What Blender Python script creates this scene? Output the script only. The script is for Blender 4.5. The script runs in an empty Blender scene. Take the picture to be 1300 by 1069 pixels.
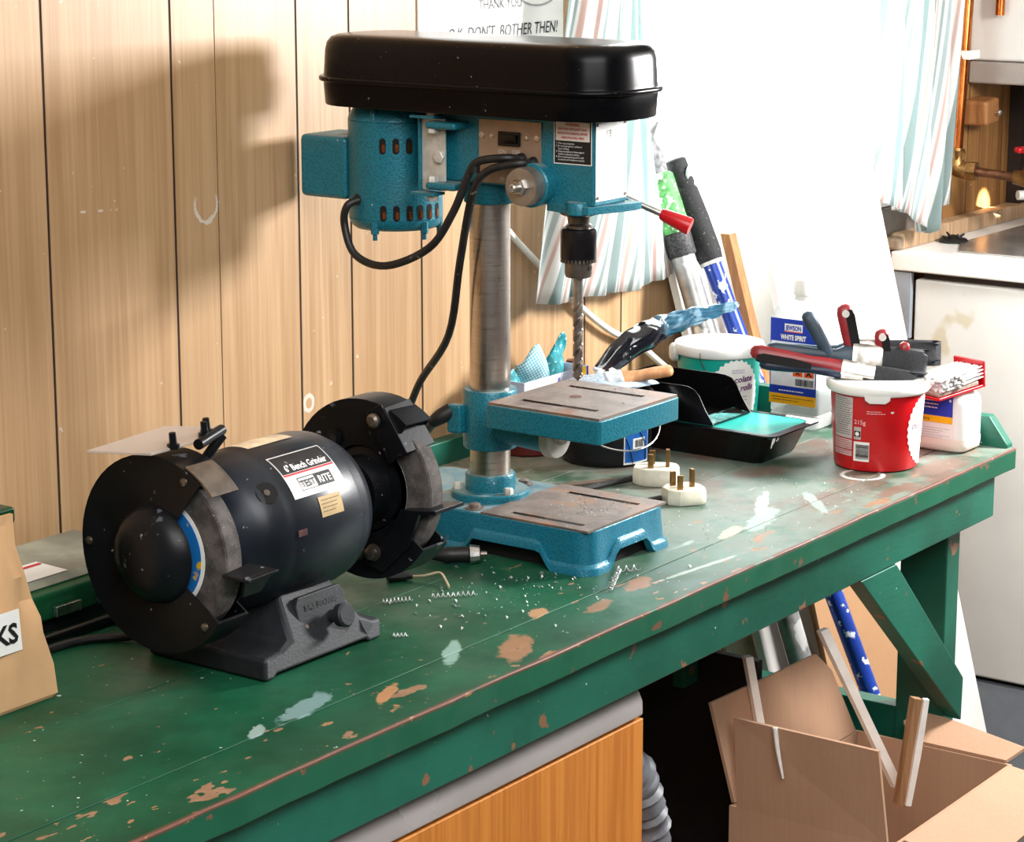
import bpy, bmesh, math, random
from mathutils import Vector, Matrix, Euler, noise as mnoise
random.seed(7)
S = bpy.context.scene
COL = S.collection
BZ = 0.80                      # bench-top height above the floor; coordinates below are metres with z = 0 on the bench top
PI = math.pi

# ------------------------------------------------------------------ camera, world, lights, exposure
cam = bpy.data.objects.new('camera', bpy.data.cameras.new('camera'))
COL.objects.link(cam)
cam.data.sensor_fit = 'HORIZONTAL'
cam.data.sensor_width = 36.0
cam.data.lens = 36.0 * 3064 / 1300
cam.data.shift_y = -44.5 / 1300
cam.data.clip_start = 0.05
cam.location = (-2.150, -1.577, 0.687 + BZ)
_yaw, _pit = math.radians(35.7), math.atan(640 / 3064)
cam.rotation_euler = Euler((PI / 2 - _pit, 0, _yaw - PI / 2), 'XYZ')
S.camera = cam

W = bpy.data.worlds.new('world'); S.world = W; W.use_nodes = True
_bg = W.node_tree.nodes['Background']
_bg.inputs[0].default_value = (0.93, 0.97, 1.0, 1); _bg.inputs[1].default_value = 12.0

def area(name, loc, target, size, power, color=(1, 1, 1), size_y=None):
    l = bpy.data.lights.new(name, 'AREA'); l.energy = power; l.color = color
    l.size = size
    if size_y: l.shape = 'RECTANGLE'; l.size_y = size_y
    o = bpy.data.objects.new(name, l); COL.objects.link(o)
    o.location = Vector(loc) + Vector((0, 0, BZ))
    d = Vector(target) - Vector(loc)
    o.rotation_euler = d.to_track_quat('-Z', 'Y').to_euler()
    return o
KEY = area('softbox_light', (1.02, -0.86, 0.68), (-0.10, 0.0, 0.22), 0.30, 37, (1.0, 0.98, 0.96))
FILL = area('fill_light', (-1.3, -1.4, 1.55), (-0.3, 0.0, 0.1), 1.6, 56, (1.0, 0.99, 0.98))  # added overhead fill lamp, no real fitting known there

def sun_patch(name, loc, target, deg, power):
    l = bpy.data.lights.new(name, 'SPOT'); l.energy = power; l.spot_size = math.radians(deg); l.spot_blend = .5; l.shadow_soft_size = .005; l.color = (1.0, .93, .80)
    o = bpy.data.objects.new(name, l); COL.objects.link(o); o.location = Vector(loc) + Vector((0, 0, BZ))
    o.rotation_euler = (Vector(target) - Vector(loc)).to_track_quat('-Z', 'Y').to_euler()
sun_patch('sunbeam_light', (1.35, -.95, .50), (1.645, .16, .148), 2.6, 900)     # stray sunbeam on the far wall

S.view_settings.view_transform = 'Standard'
S.view_settings.look = 'None'
S.view_settings.gamma = 1.0
S.view_settings.exposure = 0.35
S.view_settings.use_curve_mapping = False

# ------------------------------------------------------------------ helpers
def lin(h):
    h = h.lstrip('#')
    c = [int(h[i:i + 2], 16) / 255 for i in (0, 2, 4)]
    return tuple((x / 12.92 if x <= .04045 else ((x + .055) / 1.055) ** 2.4) for x in c) + (1.0,)

class NB:
    def __init__(s, name):
        s.m = bpy.data.materials.new(name); s.m.use_nodes = True
        s.t = s.m.node_tree; s.n = s.t.nodes; s.l = s.t.links
        s.b = s.n['Principled BSDF']; s.out = s.n['Material Output']
        tc = s.n.new('ShaderNodeTexCoord'); s.obj = tc.outputs['Object']
    def set(s, sock, v):
        i = s.b.inputs[sock]
        s.put(i, v)
    def put(s, i, v):
        if hasattr(v, 'is_output'): s.l.new(v, i)
        else: i.default_value = v
    def scaled(s, sc, loc=(0, 0, 0), rot=(0, 0, 0), vec=None):
        m = s.n.new('ShaderNodeMapping'); s.l.new(vec or s.obj, m.inputs[0])
        m.inputs['Scale'].default_value = sc; m.inputs['Location'].default_value = loc; m.inputs['Rotation'].default_value = rot
        return m.outputs[0]
    def noise(s, scale, detail=4, vec=None, rough=.55, dist=0):
        t = s.n.new('ShaderNodeTexNoise'); s.l.new(vec or s.obj, t.inputs['Vector'])
        t.inputs['Scale'].default_value = scale; t.inputs['Detail'].default_value = detail
        t.inputs['Roughness'].default_value = rough; t.inputs['Distortion'].default_value = dist
        return t.outputs[0]
    def vor(s, scale, vec=None):
        t = s.n.new('ShaderNodeTexVoronoi'); s.l.new(vec or s.obj, t.inputs['Vector']); t.inputs['Scale'].default_value = scale
        return t.outputs['Distance']
    def step(s, v, a, b):
        r = s.n.new('ShaderNodeMapRange'); r.interpolation_type = 'SMOOTHSTEP'
        s.put(r.inputs[0], v); r.inputs[1].default_value = a; r.inputs[2].default_value = b
        return r.outputs[0]
    def math(s, op, a, b=0.0, c=None):
        m = s.n.new('ShaderNodeMath'); m.operation = op; s.put(m.inputs[0], a); s.put(m.inputs[1], b)
        if c is not None: s.put(m.inputs[2], c)
        return m.outputs[0]
    def mix(s, f, a, b):
        m = s.n.new('ShaderNodeMix'); m.data_type = 'RGBA'
        s.put(m.inputs[0], f); s.put(m.inputs[6], a); s.put(m.inputs[7], b)
        return m.outputs[2]
    def xyz(s, vec=None):
        x = s.n.new('ShaderNodeSeparateXYZ'); s.l.new(vec or s.obj, x.inputs[0]); return x.outputs
    def bump(s, h, strength=.3, dist=.002):
        b = s.n.new('ShaderNodeBump'); b.inputs['Strength'].default_value = strength; b.inputs['Distance'].default_value = dist
        s.put(b.inputs['Height'], h); s.l.new(b.outputs[0], s.b.inputs['Normal'])
    def rnd(s):
        return s.n.new('ShaderNodeObjectInfo').outputs['Random']
    def ell(s, cx, cy, rx, ry, rot=0, soft=.35, wob=None):
        X = s.xyz()
        dx = s.math('SUBTRACT', X[0], cx); dy = s.math('SUBTRACT', X[1], cy)
        c, n = math.cos(rot), math.sin(rot)
        u = s.math('ADD', s.math('MULTIPLY', dx, c / rx), s.math('MULTIPLY', dy, n / rx))
        v = s.math('ADD', s.math('MULTIPLY', dx, -n / ry), s.math('MULTIPLY', dy, c / ry))
        d = s.math('SQRT', s.math('ADD', s.math('MULTIPLY', u, u), s.math('MULTIPLY', v, v)))
        if wob is not None: d = s.math('ADD', d, wob)
        return d

MATS = {}
def mat(name, color, rough=.5, metal=0.0, var=.12, vscale=25, bump=0, bscale=300, spots=None, spec=None, coat=0, vstretch=None):
    """plain procedural material: colour with a little noise variation, optional relief and optional spots (colour, amount 0..1, scale)"""
    if name in MATS: return MATS[name]
    n = NB(name); c = lin(color) if isinstance(color, str) else color
    vec = n.scaled(vstretch) if vstretch else None
    f = n.noise(vscale, 5, vec)
    dark = tuple(x * (1 - var * 1.4) for x in c[:3]) + (1,); lite = tuple(min(1, x * (1 + var * 1.4)) for x in c[:3]) + (1,)
    col = n.mix(n.step(f, .3, .7), dark, lite)
    r = rough
    for sp in (spots or []):
        k = n.step(n.noise(sp[2], 3), 1 - sp[1] - .02, 1 - sp[1] + .03)
        col = n.mix(k, col, lin(sp[0]))
    n.set('Base Color', col)
    n.set('Roughness', n.math('ADD', rough - .08, n.math('MULTIPLY', f, .16))); n.set('Metallic', metal)
    if spec is not None: n.set('Specular IOR Level', spec)
    if coat: n.set('Coat Weight', coat)
    if bump: n.bump(n.noise(bscale, 3), bump, .001)
    MATS[name] = n.m
    return n.m

class MB:
    def __init__(s): s.v = []; s.f = []
    def add(s, vs, fs, M=None):
        o = len(s.v)
        for p in vs:
            p = Vector(p); s.v.append(M @ p if M is not None else p)
        s.f += [tuple(i + o for i in f) for f in fs]
        return s
    def box(s, x0, x1, y0, y1, z0, z1, M=None):
        vs = [(x, y, z) for x in (x0, x1) for y in (y0, y1) for z in (z0, z1)]
        return s.add(vs, [(0, 1, 3, 2), (4, 6, 7, 5), (0, 4, 5, 1), (2, 3, 7, 6), (0, 2, 6, 4), (1, 5, 7, 3)], M)
    def prism(s, pts, axis, lo, hi, M=None):
        def P(a, b, c): return {'x': (c, a, b), 'y': (a, c, b), 'z': (a, b, c)}[axis]
        n = len(pts)
        vs = [P(a, b, lo) for a, b in pts] + [P(a, b, hi) for a, b in pts]
        fs = [tuple(range(n)), tuple(range(2 * n - 1, n - 1, -1))] + [(i, (i + 1) % n, n + (i + 1) % n, n + i) for i in range(n)]
        return s.add(vs, fs, M)
    def lathe(s, prof, c=(0, 0, 0), axis='z', seg=32, a0=0, a1=2 * PI, M=None, squash=(1, 1)):
        full = abs(a1 - a0 - 2 * PI) < 1e-6
        n = seg if full else seg + 1
        vs = []; c = Vector(c)
        for r, h in prof:
            for i in range(n):
                a = a0 + (a1 - a0) * i / seg
                u, w = r * math.cos(a) * squash[0], r * math.sin(a) * squash[1]
                vs.append(c + Vector({'z': (u, w, h), 'x': (h, u, w), 'y': (u, h, w)}[axis]))
        fs = []
        for j in range(len(prof) - 1):
            for i in range(seg):
                i2 = (i + 1) % n
                fs.append((j * n + i, j * n + i2, (j + 1) * n + i2, (j + 1) * n + i))
        if full:
            if prof[0][0] > 1e-6: fs.append(tuple(range(n - 1, -1, -1)))
            if prof[-1][0] > 1e-6: fs.append(tuple((len(prof) - 1) * n + i for i in range(n)))
        return s.add(vs, fs, M)
    def cyl(s, p0, p1, r0, r1=None, seg=20):
        return s.tube([p0, p1], [r0, r0 if r1 is None else r1], seg, 0)
    def tube(s, pts, r, seg=10, sub=6, flat=None):
        P = [Vector(p) for p in pts]; R = r if isinstance(r, (list, tuple)) else [r] * len(P)
        if sub:
            Q = []; RR = []
            for i in range(len(P) - 1):
                a = P[max(i - 1, 0)]; b = P[i]; c = P[i + 1]; d = P[min(i + 2, len(P) - 1)]
                for k in range(sub):
                    t = k / sub
                    Q.append(.5 * ((2 * b) + (c - a) * t + (2 * a - 5 * b + 4 * c - d) * t * t + (3 * b - a - 3 * c + d) * t ** 3))
                    RR.append(R[i] + (R[i + 1] - R[i]) * t)
            Q.append(P[-1]); RR.append(R[-1]); P, R = Q, RR
        vs = []; T0 = (P[1] - P[0]).normalized()
        up = Vector((0, 0, 1)) if abs(T0.z) < .9 else Vector((1, 0, 0))
        N = T0.cross(up).normalized()
        for i, p in enumerate(P):
            T = (P[min(i + 1, len(P) - 1)] - P[max(i - 1, 0)]).normalized()
            N = (N - T * N.dot(T)).normalized(); B = T.cross(N)
            for k in range(seg):
                a = 2 * PI * k / seg
                vs.append(p + (N * math.cos(a) + B * math.sin(a) * (flat or 1)) * R[i])
        n = len(P)
        fs = [(i * seg + k, i * seg + (k + 1) % seg, (i + 1) * seg + (k + 1) % seg, (i + 1) * seg + k) for i in range(n - 1) for k in range(seg)]
        fs += [tuple(range(seg - 1, -1, -1)), tuple((n - 1) * seg + k for k in range(seg))]
        return s.add(vs, fs)
    def grid(s, fn, nu, nv):
        vs = [fn(i / nu, j / nv) for j in range(nv + 1) for i in range(nu + 1)]
        fs = [(j * (nu + 1) + i, j * (nu + 1) + i + 1, (j + 1) * (nu + 1) + i + 1, (j + 1) * (nu + 1) + i) for j in range(nv) for i in range(nu)]
        return s.add(vs, fs)
    def hexa(s, c, r, h, axis='z'):
        return s.lathe([(r, 0), (r, h * .8), (r * .85, h)], c, axis, 6)
    def slab(s, pts3, th, nrm=None):
        """planar polygon pts3 given thickness th along its normal"""
        P = [Vector(p) for p in pts3]
        n = (P[1] - P[0]).cross(P[2] - P[0]).normalized() if nrm is None else Vector(nrm)
        k = len(P)
        return s.add(P + [p + n * th for p in P], [tuple(range(k - 1, -1, -1)), tuple(range(k, 2 * k))] + [(i, (i + 1) % k, k + (i + 1) % k, k + i) for i in range(k)])

def wloc(o):
    v = Vector((0, 0, 0))
    while o is not None: v = v + o.location; o = o.parent
    return v

def build(name, mb, m, parent=None, bevel=0, smooth=35, base=None, seg=2, solid=0, subsurf=0, keepn=False):
    """one mesh object from bench coordinates; sits at its parent's origin, or at `base` when it is a top-level thing"""
    org = wloc(parent) if parent else (Vector(base) + Vector((0, 0, BZ)) if base is not None else Vector((0, 0, 0)))
    me = bpy.data.meshes.new(name)
    me.from_pydata([(v + Vector((0, 0, BZ)) - org)[:] for v in mb.v], [], mb.f)
    bm = bmesh.new(); bm.from_mesh(me)
    bmesh.ops.remove_doubles(bm, verts=bm.verts, dist=1e-6)
    if not keepn: bmesh.ops.recalc_face_normals(bm, faces=bm.faces)
    ang = math.radians(smooth)
    for f in bm.faces: f.smooth = smooth > 0
    for e in bm.edges:
        if len(e.link_faces) == 2 and e.calc_face_angle(0) > ang: e.smooth = False
    bm.to_mesh(me); bm.free()
    if m: me.materials.append(m)
    o = bpy.data.objects.new(name, me); COL.objects.link(o)
    if parent: o.parent = parent
    else: o.location = org
    if solid:
        md = o.modifiers.new('solid', 'SOLIDIFY'); md.thickness = solid; md.offset = 0
    if bevel:
        md = o.modifiers.new('bevel', 'BEVEL'); md.width = bevel; md.segments = seg; md.limit_method = 'ANGLE'; md.angle_limit = math.radians(40); md.harden_normals = True
    if subsurf:
        md = o.modifiers.new('sub', 'SUBSURF'); md.levels = subsurf; md.render_levels = subsurf
    return o

def tag(o, label, cat, group=None, kind=None):
    o['label'] = label; o['category'] = cat
    if group: o['group'] = group
    if kind: o['kind'] = kind
    return o
def thing(name, loc, label, cat, group=None):
    o = bpy.data.objects.new(name, None); COL.objects.link(o)
    o.location = Vector(loc) + Vector((0, 0, BZ)); o.empty_display_size = .02
    return tag(o, label, cat, group)

# flat print: a layout frame maps (u, v, h) in metres to space; h lifts the print off the surface
def plane(O, U, V):
    O, U, V = Vector(O), Vector(U).normalized(), Vector(V).normalized(); N = U.cross(V)
    return lambda u, v, h: O + U * u + V * v + N * h
def cylf(c, a_mid, rad, axis='z'):
    """wrap about an axis through c; u runs round, v along; rad may be a function of v"""
    c = Vector(c); rf = rad if callable(rad) else (lambda v: rad)
    def f(u, v, h):
        r = rf(v); a = a_mid + u / r; R = r + h
        if axis == 'z': return c + Vector((R * math.cos(a), R * math.sin(a), v))
        return c + Vector((u if False else v, R * math.cos(a), R * math.sin(a)))
    return f
def patch(name, fr, u0, v0, u1, v1, m, parent, h=.0004, nu=8, nv=1):
    mb = MB(); mb.grid(lambda s, t: fr(u0 + (u1 - u0) * s, v0 + (v1 - v0) * t, h), nu, nv)
    return build(name, mb, m, parent, keepn=True)
def poly(name, fr, pts, m, parent, h=.0004, rings=3):
    cx = sum(p[0] for p in pts) / len(pts); cy = sum(p[1] for p in pts) / len(pts); n = len(pts)
    vs = [fr(cx, cy, h)]; fs = []
    for r in range(1, rings + 1):
        t = r / rings
        vs += [fr(cx + (p[0] - cx) * t, cy + (p[1] - cy) * t, h) for p in pts]
    for i in range(n):
        j = (i + 1) % n; fs.append((0, 1 + i, 1 + j))
        for r in range(rings - 1): a = 1 + r * n; fs.append((a + i, a + n + i, a + n + j, a + j))
    return build(name, MB().add(vs, fs), m, parent, keepn=True)
def letters(string, fr, u, v, size, m, parent, align='LEFT', h=.0008, name='lettering', shear=0, rot=0, bold=0, space=1.0, xs=1.0, fit=None):
    cu = bpy.data.curves.new('t', 'FONT'); cu.body = string; cu.size = size; cu.align_x = align; cu.shear = shear
    cu.resolution_u = 2; cu.offset = bold; cu.space_character = space; cu.space_line = .95
    to = bpy.data.objects.new('t', cu)
    me = to.to_mesh()
    if fit:
        px = [p.co.x for p in me.vertices]; xs = fit / max(1e-6, max(px) - min(px))
    c, s_ = math.cos(rot), math.sin(rot)
    vs = [fr(u + (p.co.x * xs * c - p.co.y * s_), v + (p.co.x * xs * s_ + p.co.y * c), h) for p in me.vertices]
    fs = [tuple(p.vertices) for p in me.polygons]
    to.to_mesh_clear(); bpy.data.objects.remove(to); bpy.data.curves.remove(cu)
    mb = MB().add(vs, fs)
    return build(name, mb, m, parent, keepn=True, smooth=0)
def lines(name, fr, u0, v0, u1, n, dv, th, m, parent, seed=0, h=.0008, ragged=.35):
    """rows of tiny unreadable print as broken dashes"""
    R = random.Random(seed); mb = MB()
    for i in range(n):
        v = v0 - dv * i; u = u0; end = u1 - (R.random() * ragged * (u1 - u0) if R.random() < .5 else 0)
        while u < end:
            w = min((.0012 + R.random() * .004) * 1.0, end - u)
            mb.grid(lambda s, t, u=u, w=w, v=v: fr(u + w * s, v + th * (t - .5), h), 1, 1)
            u += w + .0008
    return build(name, mb, m, parent, keepn=True, smooth=0)
def barcode(fr, u0, v0, u1, v1, parent, seed=1, vertical=True, h=.0008):
    R = random.Random(seed); mb = MB(); a, b = (u0, u1) if vertical else (v0, v1); t = a
    while t < b:
        w = (b - a) * R.choice((.015, .03, .05)); w = min(w, b - t)
        if vertical: mb.grid(lambda s, q, t=t, w=w: fr(t + w * s, v0 + (v1 - v0) * q, h), 1, 1)
        else: mb.grid(lambda s, q, t=t, w=w: fr(u0 + (u1 - u0) * s, t + w * q, h), 4, 1)
        t += w + (b - a) * R.choice((.015, .03))
    return build('barcode', mb, M_ink, parent, keepn=True, smooth=0)
def rrect(x0, x1, y0, y1, r, n=5):
    out = []
    for cx, cy, a in ((x1 - r, y1 - r, 0), (x0 + r, y1 - r, PI / 2), (x0 + r, y0 + r, PI), (x1 - r, y0 + r, 1.5 * PI)):
        out += [(cx + r * math.cos(a + PI / 2 * k / n), cy + r * math.sin(a + PI / 2 * k / n)) for k in range(n + 1)]
    return out
def loft(mb, rings, cap0=True, cap1=True):
    n = len(rings[0]); vs = [p for r in rings for p in r]
    fs = [(j * n + i, j * n + (i + 1) % n, (j + 1) * n + (i + 1) % n, (j + 1) * n + i) for j in range(len(rings) - 1) for i in range(n)]
    if cap0: fs.append(tuple(range(n - 1, -1, -1)))
    if cap1: fs.append(tuple((len(rings) - 1) * n + i for i in range(n)))
    return mb.add(vs, fs)

# ------------------------------------------------------------------ materials
def wood_panel():
    n = NB('oak_veneer_panel')
    g = n.noise(1.0, 6, n.scaled((260, 60, 5)), .6)
    b = n.noise(1.0, 4, n.scaled((26, 10, 1.1)), .55, 1.2)
    k = n.math('ADD', n.math('MULTIPLY', g, .5), n.math('MULTIPLY', b, .5))
    col = n.mix(n.step(k, .33, .67), lin('#a27d57'), lin('#c4a27b'))
    col = n.mix(n.math('MULTIPLY', n.rnd(), .35), col, lin('#b48d63'))
    w = n.step(n.noise(90, 2), .735, .75)
    col = n.mix(n.math('MULTIPLY', w, .6), col, lin('#d8cdbd'))
    # old plaster-coloured scuffs: a U-shaped scrape, a round blot, a dotted line
    X = n.xyz(); jit = n.math('MULTIPLY', n.math('SUBTRACT', n.noise(120, 3), .5), .5)
    def ringm(cx, cz, rx, rz, wd):
        u = n.math('DIVIDE', n.math('SUBTRACT', X[0], cx), rx); v = n.math('DIVIDE', n.math('SUBTRACT', X[2], cz), rz)
        d = n.math('SQRT', n.math('ADD', n.math('MULTIPLY', u, u), n.math('MULTIPLY', v, v)))
        return n.step(n.math('ABSOLUTE', n.math('ADD', n.math('SUBTRACT', d, 1.0), jit)), wd * 1.6, wd), v
    m1, v1 = ringm(-.285, 1.157, .017, .021, .09); m1 = n.math('MULTIPLY', m1, n.step(v1, .45, -.1))
    m2, _ = ringm(-.125, .912, .0075, .0085, .22)
    dz = n.step(n.math('ABSOLUTE', n.math('SUBTRACT', X[2], n.math('MULTIPLY_ADD', X[0], -.06, 1.138))), .0016, .0007)
    dl = n.math('MULTIPLY', n.math('MULTIPLY', dz, n.step(n.noise(1.0, 2, n.scaled((110, 3, 3))), .56, .60)), n.math('MULTIPLY', n.step(X[0], -.475, -.470), n.step(X[0], -.385, -.390)))
    for m_ in (m1, m2, dl): col = n.mix(n.math('MULTIPLY', m_, .75), col, lin('#d9d2c8'))
    n.set('Base Color', col); n.set('Roughness', .42); n.bump(g, .06, .0006)
    return n.m
M_panel = wood_panel()
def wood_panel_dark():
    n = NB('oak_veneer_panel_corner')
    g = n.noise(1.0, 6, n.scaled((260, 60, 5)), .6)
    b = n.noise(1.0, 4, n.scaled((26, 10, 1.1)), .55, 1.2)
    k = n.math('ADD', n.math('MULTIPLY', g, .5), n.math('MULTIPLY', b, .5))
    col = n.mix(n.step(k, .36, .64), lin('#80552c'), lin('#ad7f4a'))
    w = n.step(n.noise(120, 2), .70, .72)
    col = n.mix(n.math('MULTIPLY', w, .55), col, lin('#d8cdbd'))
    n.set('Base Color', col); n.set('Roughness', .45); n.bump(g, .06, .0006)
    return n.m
M_panel2 = wood_panel_dark()

def bench_paint():
    n = NB('worn_green_bench_paint')
    X = n.xyz()
    big = n.noise(5, 4); mid = n.noise(17, 5, None, .6); fine = n.noise(70, 4)
    col = n.mix(n.step(n.noise(9, 5), .3, .75), lin('#0a4029'), lin('#165c3f'))
    right = n.step(X[0], -.42, .22)                     # dust and wear grow towards the right-hand end
    dust = n.math('MULTIPLY', right, n.step(n.math('ADD', mid, n.math('MULTIPLY', big, .5)), .48, .95))
    col = n.mix(n.math('MULTIPLY', n.step(n.math('ADD', dust, n.math('MULTIPLY', right, .28)), .1, 1.0), .85), col, lin('#7d877e'))
    back = n.math('MULTIPLY', n.step(X[1], -.02, .12), n.step(X[0], -.35, -.05))
    col = n.mix(n.math('MULTIPLY', back, n.step(fine, .35, .6)), col, lin('#9b8c76'))
    br = n.math('MULTIPLY', n.step(X[0], .02, .3), n.step(n.noise(9, 5, n.scaled((1, 1.6, 1), (3, 1, 0))), .46, .60))
    col = n.mix(n.math('MULTIPLY', br, .85), col, lin('#6f554b'))
    # long faint smears along the bench
    sm = n.step(n.noise(1.0, 4, n.scaled((9, 34, 1), (0, 0, 0), (0, 0, .25))), .63, .72)
    col = n.mix(n.math('MULTIPLY', n.math('MULTIPLY', sm, n.step(X[0], -.75, .1)), .55), col, lin('#b9c6bf'))
    # chips down to bare wood, denser near the front edge
    front = n.step(X[1], -.2, -.38)
    thr = n.math('SUBTRACT', n.noise(22, 3, n.scaled((1, 1.7, 1), (1.7, 5.2, 0))), n.math('SUBTRACT', .70, n.math('MULTIPLY', front, .055)))
    ch = n.step(thr, 0, .02)
    col = n.mix(ch, col, n.mix(fine, lin('#6f4f3a'), lin('#a58468')))
    ed = n.math('MULTIPLY', n.math('MULTIPLY', n.step(X[1], -.3795, -.3835), n.step(n.math('ADD', X[2], 0), .7955, .7985)), n.step(n.noise(30, 3), .30, .45))
    col = n.mix(ed, col, lin('#6a4336'))
    spk = n.step(n.noise(160, 2), .74, .76)
    col = n.mix(n.math('MULTIPLY', spk, .8), col, lin('#d5dad4'))
    wob = n.math('MULTIPLY', n.math('SUBTRACT', n.noise(60, 4), .5), 1.5)
    wob2 = n.math('MULTIPLY', n.math('SUBTRACT', n.noise(25, 4), .5), 1.6)
    marks = [(-.665, -.295, .045, .013, .25, '#7f9d9f', .75), (-.735, -.30, .018, .006, .5, '#93aaa5', .85), (-.475, -.305, .035, .009, .55, '#8fb0a6', .75),
             (-.10, -.345, .075, .0035, -.12, '#b9c4bb', .6), (.16, -.265, .055, .008, .45, '#c3cdc8', .6), (.10, -.30, .06, .014, .30, '#a9bab5', .5),
             (.20, -.31, .05, .008, .75, '#a9bab8', .5), (.03, -.30, .03, .010, .2, '#b3ae9b', .7), (-.60, -.33, .03, .007, .4, '#b07f58', .9),
             (-.43, -.345, .045, .016, .5, '#9a7153', .85), (-.28, -.335, .028, .009, .2, '#8d6a50', .85), (-.19, -.325, .03, .012, .3, '#94684c', .8),
             (-.33, -.30, .02, .008, .3, '#b98d68', .85), (.33, -.30, .10, .035, .35, '#6d574e', .6), (.30, -.36, .05, .012, 0, '#75584a', .8), (.44, -.35, .06, .02, 0, '#7d6a60', .7)]
    for cx, cy, rx, ry, ro, hx, am in marks:
        k = n.step(n.ell(cx, cy, rx, ry, ro, 0, wob), 1.05, .75)
        col = n.mix(n.math('MULTIPLY', k, am), col, lin(hx))
    ring = n.math('ABSOLUTE', n.math('SUBTRACT', n.ell(.345, -.295, .024, .024), 1.0))
    col = n.mix(n.math('MULTIPLY', n.step(ring, .16, .06), .8), col, lin('#e4e2dc'))
    # finer flecks: bare-wood nicks towards the front, white paint specks everywhere
    nick = n.step(n.math('ADD', n.noise(58, 3, n.scaled((.8, 1.5, 1), (4, 2, 0))), n.math('MULTIPLY', front, .05)), .715, .735)
    col = n.mix(nick, col, lin('#96724f'))
    wsp = n.step(n.noise(75, 2, n.scaled((1, 1, 1), (9, 3, 0))), .735, .75)
    col = n.mix(n.math('MULTIPLY', wsp, .85), col, lin('#cfd8d2'))
    # the front edge keeps its green, knocked back to wood in places
    side = n.step(X[2], .7978, .7955)
    ecol = n.mix(n.step(n.noise(40, 4), .66, .69), n.mix(n.noise(12, 4), lin('#0d4833'), lin('#1a6449')), lin('#6d4d3c'))
    col = n.mix(side, col, ecol)
    n.set('Base Color', col); n.set('Specular IOR Level', .32)
    n.set('Roughness', n.math('ADD', .42, n.math('MULTIPLY', n.step(mid, .3, .8), .25)))
    n.bump(n.math('ADD', mid, n.math('MULTIPLY', n.noise(1.0, 4, n.scaled((14, 180, 40))), .35)), .25, .0015)
    return n.m
M_bench = bench_paint()
def frame_paint():
    n = NB('green_frame_paint')
    col = n.mix(n.step(n.noise(7, 5), .3, .7), lin('#0a4a3a'), lin('#176350'))
    g = n.noise(1.0, 5, n.scaled((30, 30, 160)))
    ch = n.step(n.noise(34, 3, None, .5), .675, .69)
    col = n.mix(ch, col, lin('#7d5b43'))
    sp = n.step(n.noise(120, 2), .75, .77)
    col = n.mix(sp, col, lin('#b9cfc6'))
    n.set('Base Color', col); n.set('Roughness', .4); n.bump(g, .4, .0012)
    return n.m
M_frame = frame_paint()
def hammer(name, c1, c2, rust=.0):
    n = NB(name)
    v = n.vor(420); f = n.noise(30, 4)
    col = n.mix(n.step(v, .05, .6), lin(c1), lin(c2))
    col = n.mix(n.math('MULTIPLY', n.step(n.noise(14, 5), .55, .75), .35), col, lin('#3f6a70'))
    sp = n.step(n.noise(140, 2), .755, .77)
    col = n.mix(sp, col, lin('#9fb4b4'))
    if rust:
        col = n.mix(n.math('MULTIPLY', n.step(n.noise(26, 5), .62, .70), rust), col, lin('#8a7666'))
    # dust lying on upward faces
    nz = n.xyz(n.n.new('ShaderNodeNewGeometry').outputs['Normal'])[2]
    du = n.math('MULTIPLY', n.step(nz, .75, .97), n.step(n.noise(45, 5), .30, .62))
    col = n.mix(n.math('MULTIPLY', du, .6), col, lin('#9aa39c'))
    n.set('Base Color', col); n.set('Roughness', n.math('ADD', .36, n.math('MULTIPLY', du, .35))); n.set('Metallic', .15); n.bump(v, .35, .0006)
    return n.m
M_teal = hammer('teal_hammered_enamel', '#0f5668', '#1c7689')
M_tealb = hammer('teal_hammered_enamel_worn', '#0f5870', '#1a738c', .9)
def rusty(name, a, b, c):
    n = NB(name); f = n.noise(38, 6, None, .65)
    col = n.mix(n.step(f, .35, .65), lin(a), lin(b))
    col = n.mix(n.math('MULTIPLY', n.step(n.noise(16, 5), .52, .68), .75), col, lin(c))
    n.set('Base Color', col); n.set('Roughness', .55); n.set('Metallic', .35); n.bump(f, .15, .0006)
    return n.m
M_rust = rusty('rusty_machined_iron', '#6b5f59', '#857870', '#9c7052')
def brushed():
    n = NB('turned_steel')
    f = n.noise(1.0, 4, n.scaled((30, 30, 900))); s_ = n.noise(1.0, 4, n.scaled((90, 90, 16)))
    col = n.mix(f, lin('#b5aaa0'), lin('#dcd5cd'))
    col = n.mix(n.math('MULTIPLY', n.step(s_, .56, .72), .6), col, lin('#86695a'))
    n.set('Base Color', col); n.set('Metallic', 1.0); n.set('Roughness', n.math('ADD', .22, n.math('MULTIPLY', f, .16)))
    return n.m
M_column = brushed()
M_black = mat('black_painted_sheet', '#07070a', .26, 0, .2, 8, .03, 60, [('#8f8d8a', .275, 120)], spec=.14)
M_gblack = mat('black_grinder_enamel', '#101216', .36, .05, .35, 10, .08, 400, [('#4c525a', .325, 45), ('#8d959a', .285, 110)], spec=.24)
M_gcast = mat('dusty_black_casting', '#212429', .6, .1, .3, 20, .3, 350, [('#70706e', .26, 260)])
M_gbody = mat('blue_black_motor_enamel', '#1c222b', .36, .15, .3, 9, .05, 300, [('#9aa0a2', .265, 90)], spec=.4)
M_stone = mat('grey_abrasive_stone', '#524d4b', .9, 0, .35, 60, .8, 900, [('#807b79', .33, 400)])
M_ink = mat('black_ink', '#151515', .6, 0, 0)
M_white = mat('white_print', '#f2f2ef', .5, 0, .02)
M_redp = mat('red_print', '#c8202c', .5, 0, .02)
M_bluep = mat('blue_print', '#1238b0', .4, 0, .03)
M_yelp = mat('yellow_print', '#f2b60f', .45, 0, .03)
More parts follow.
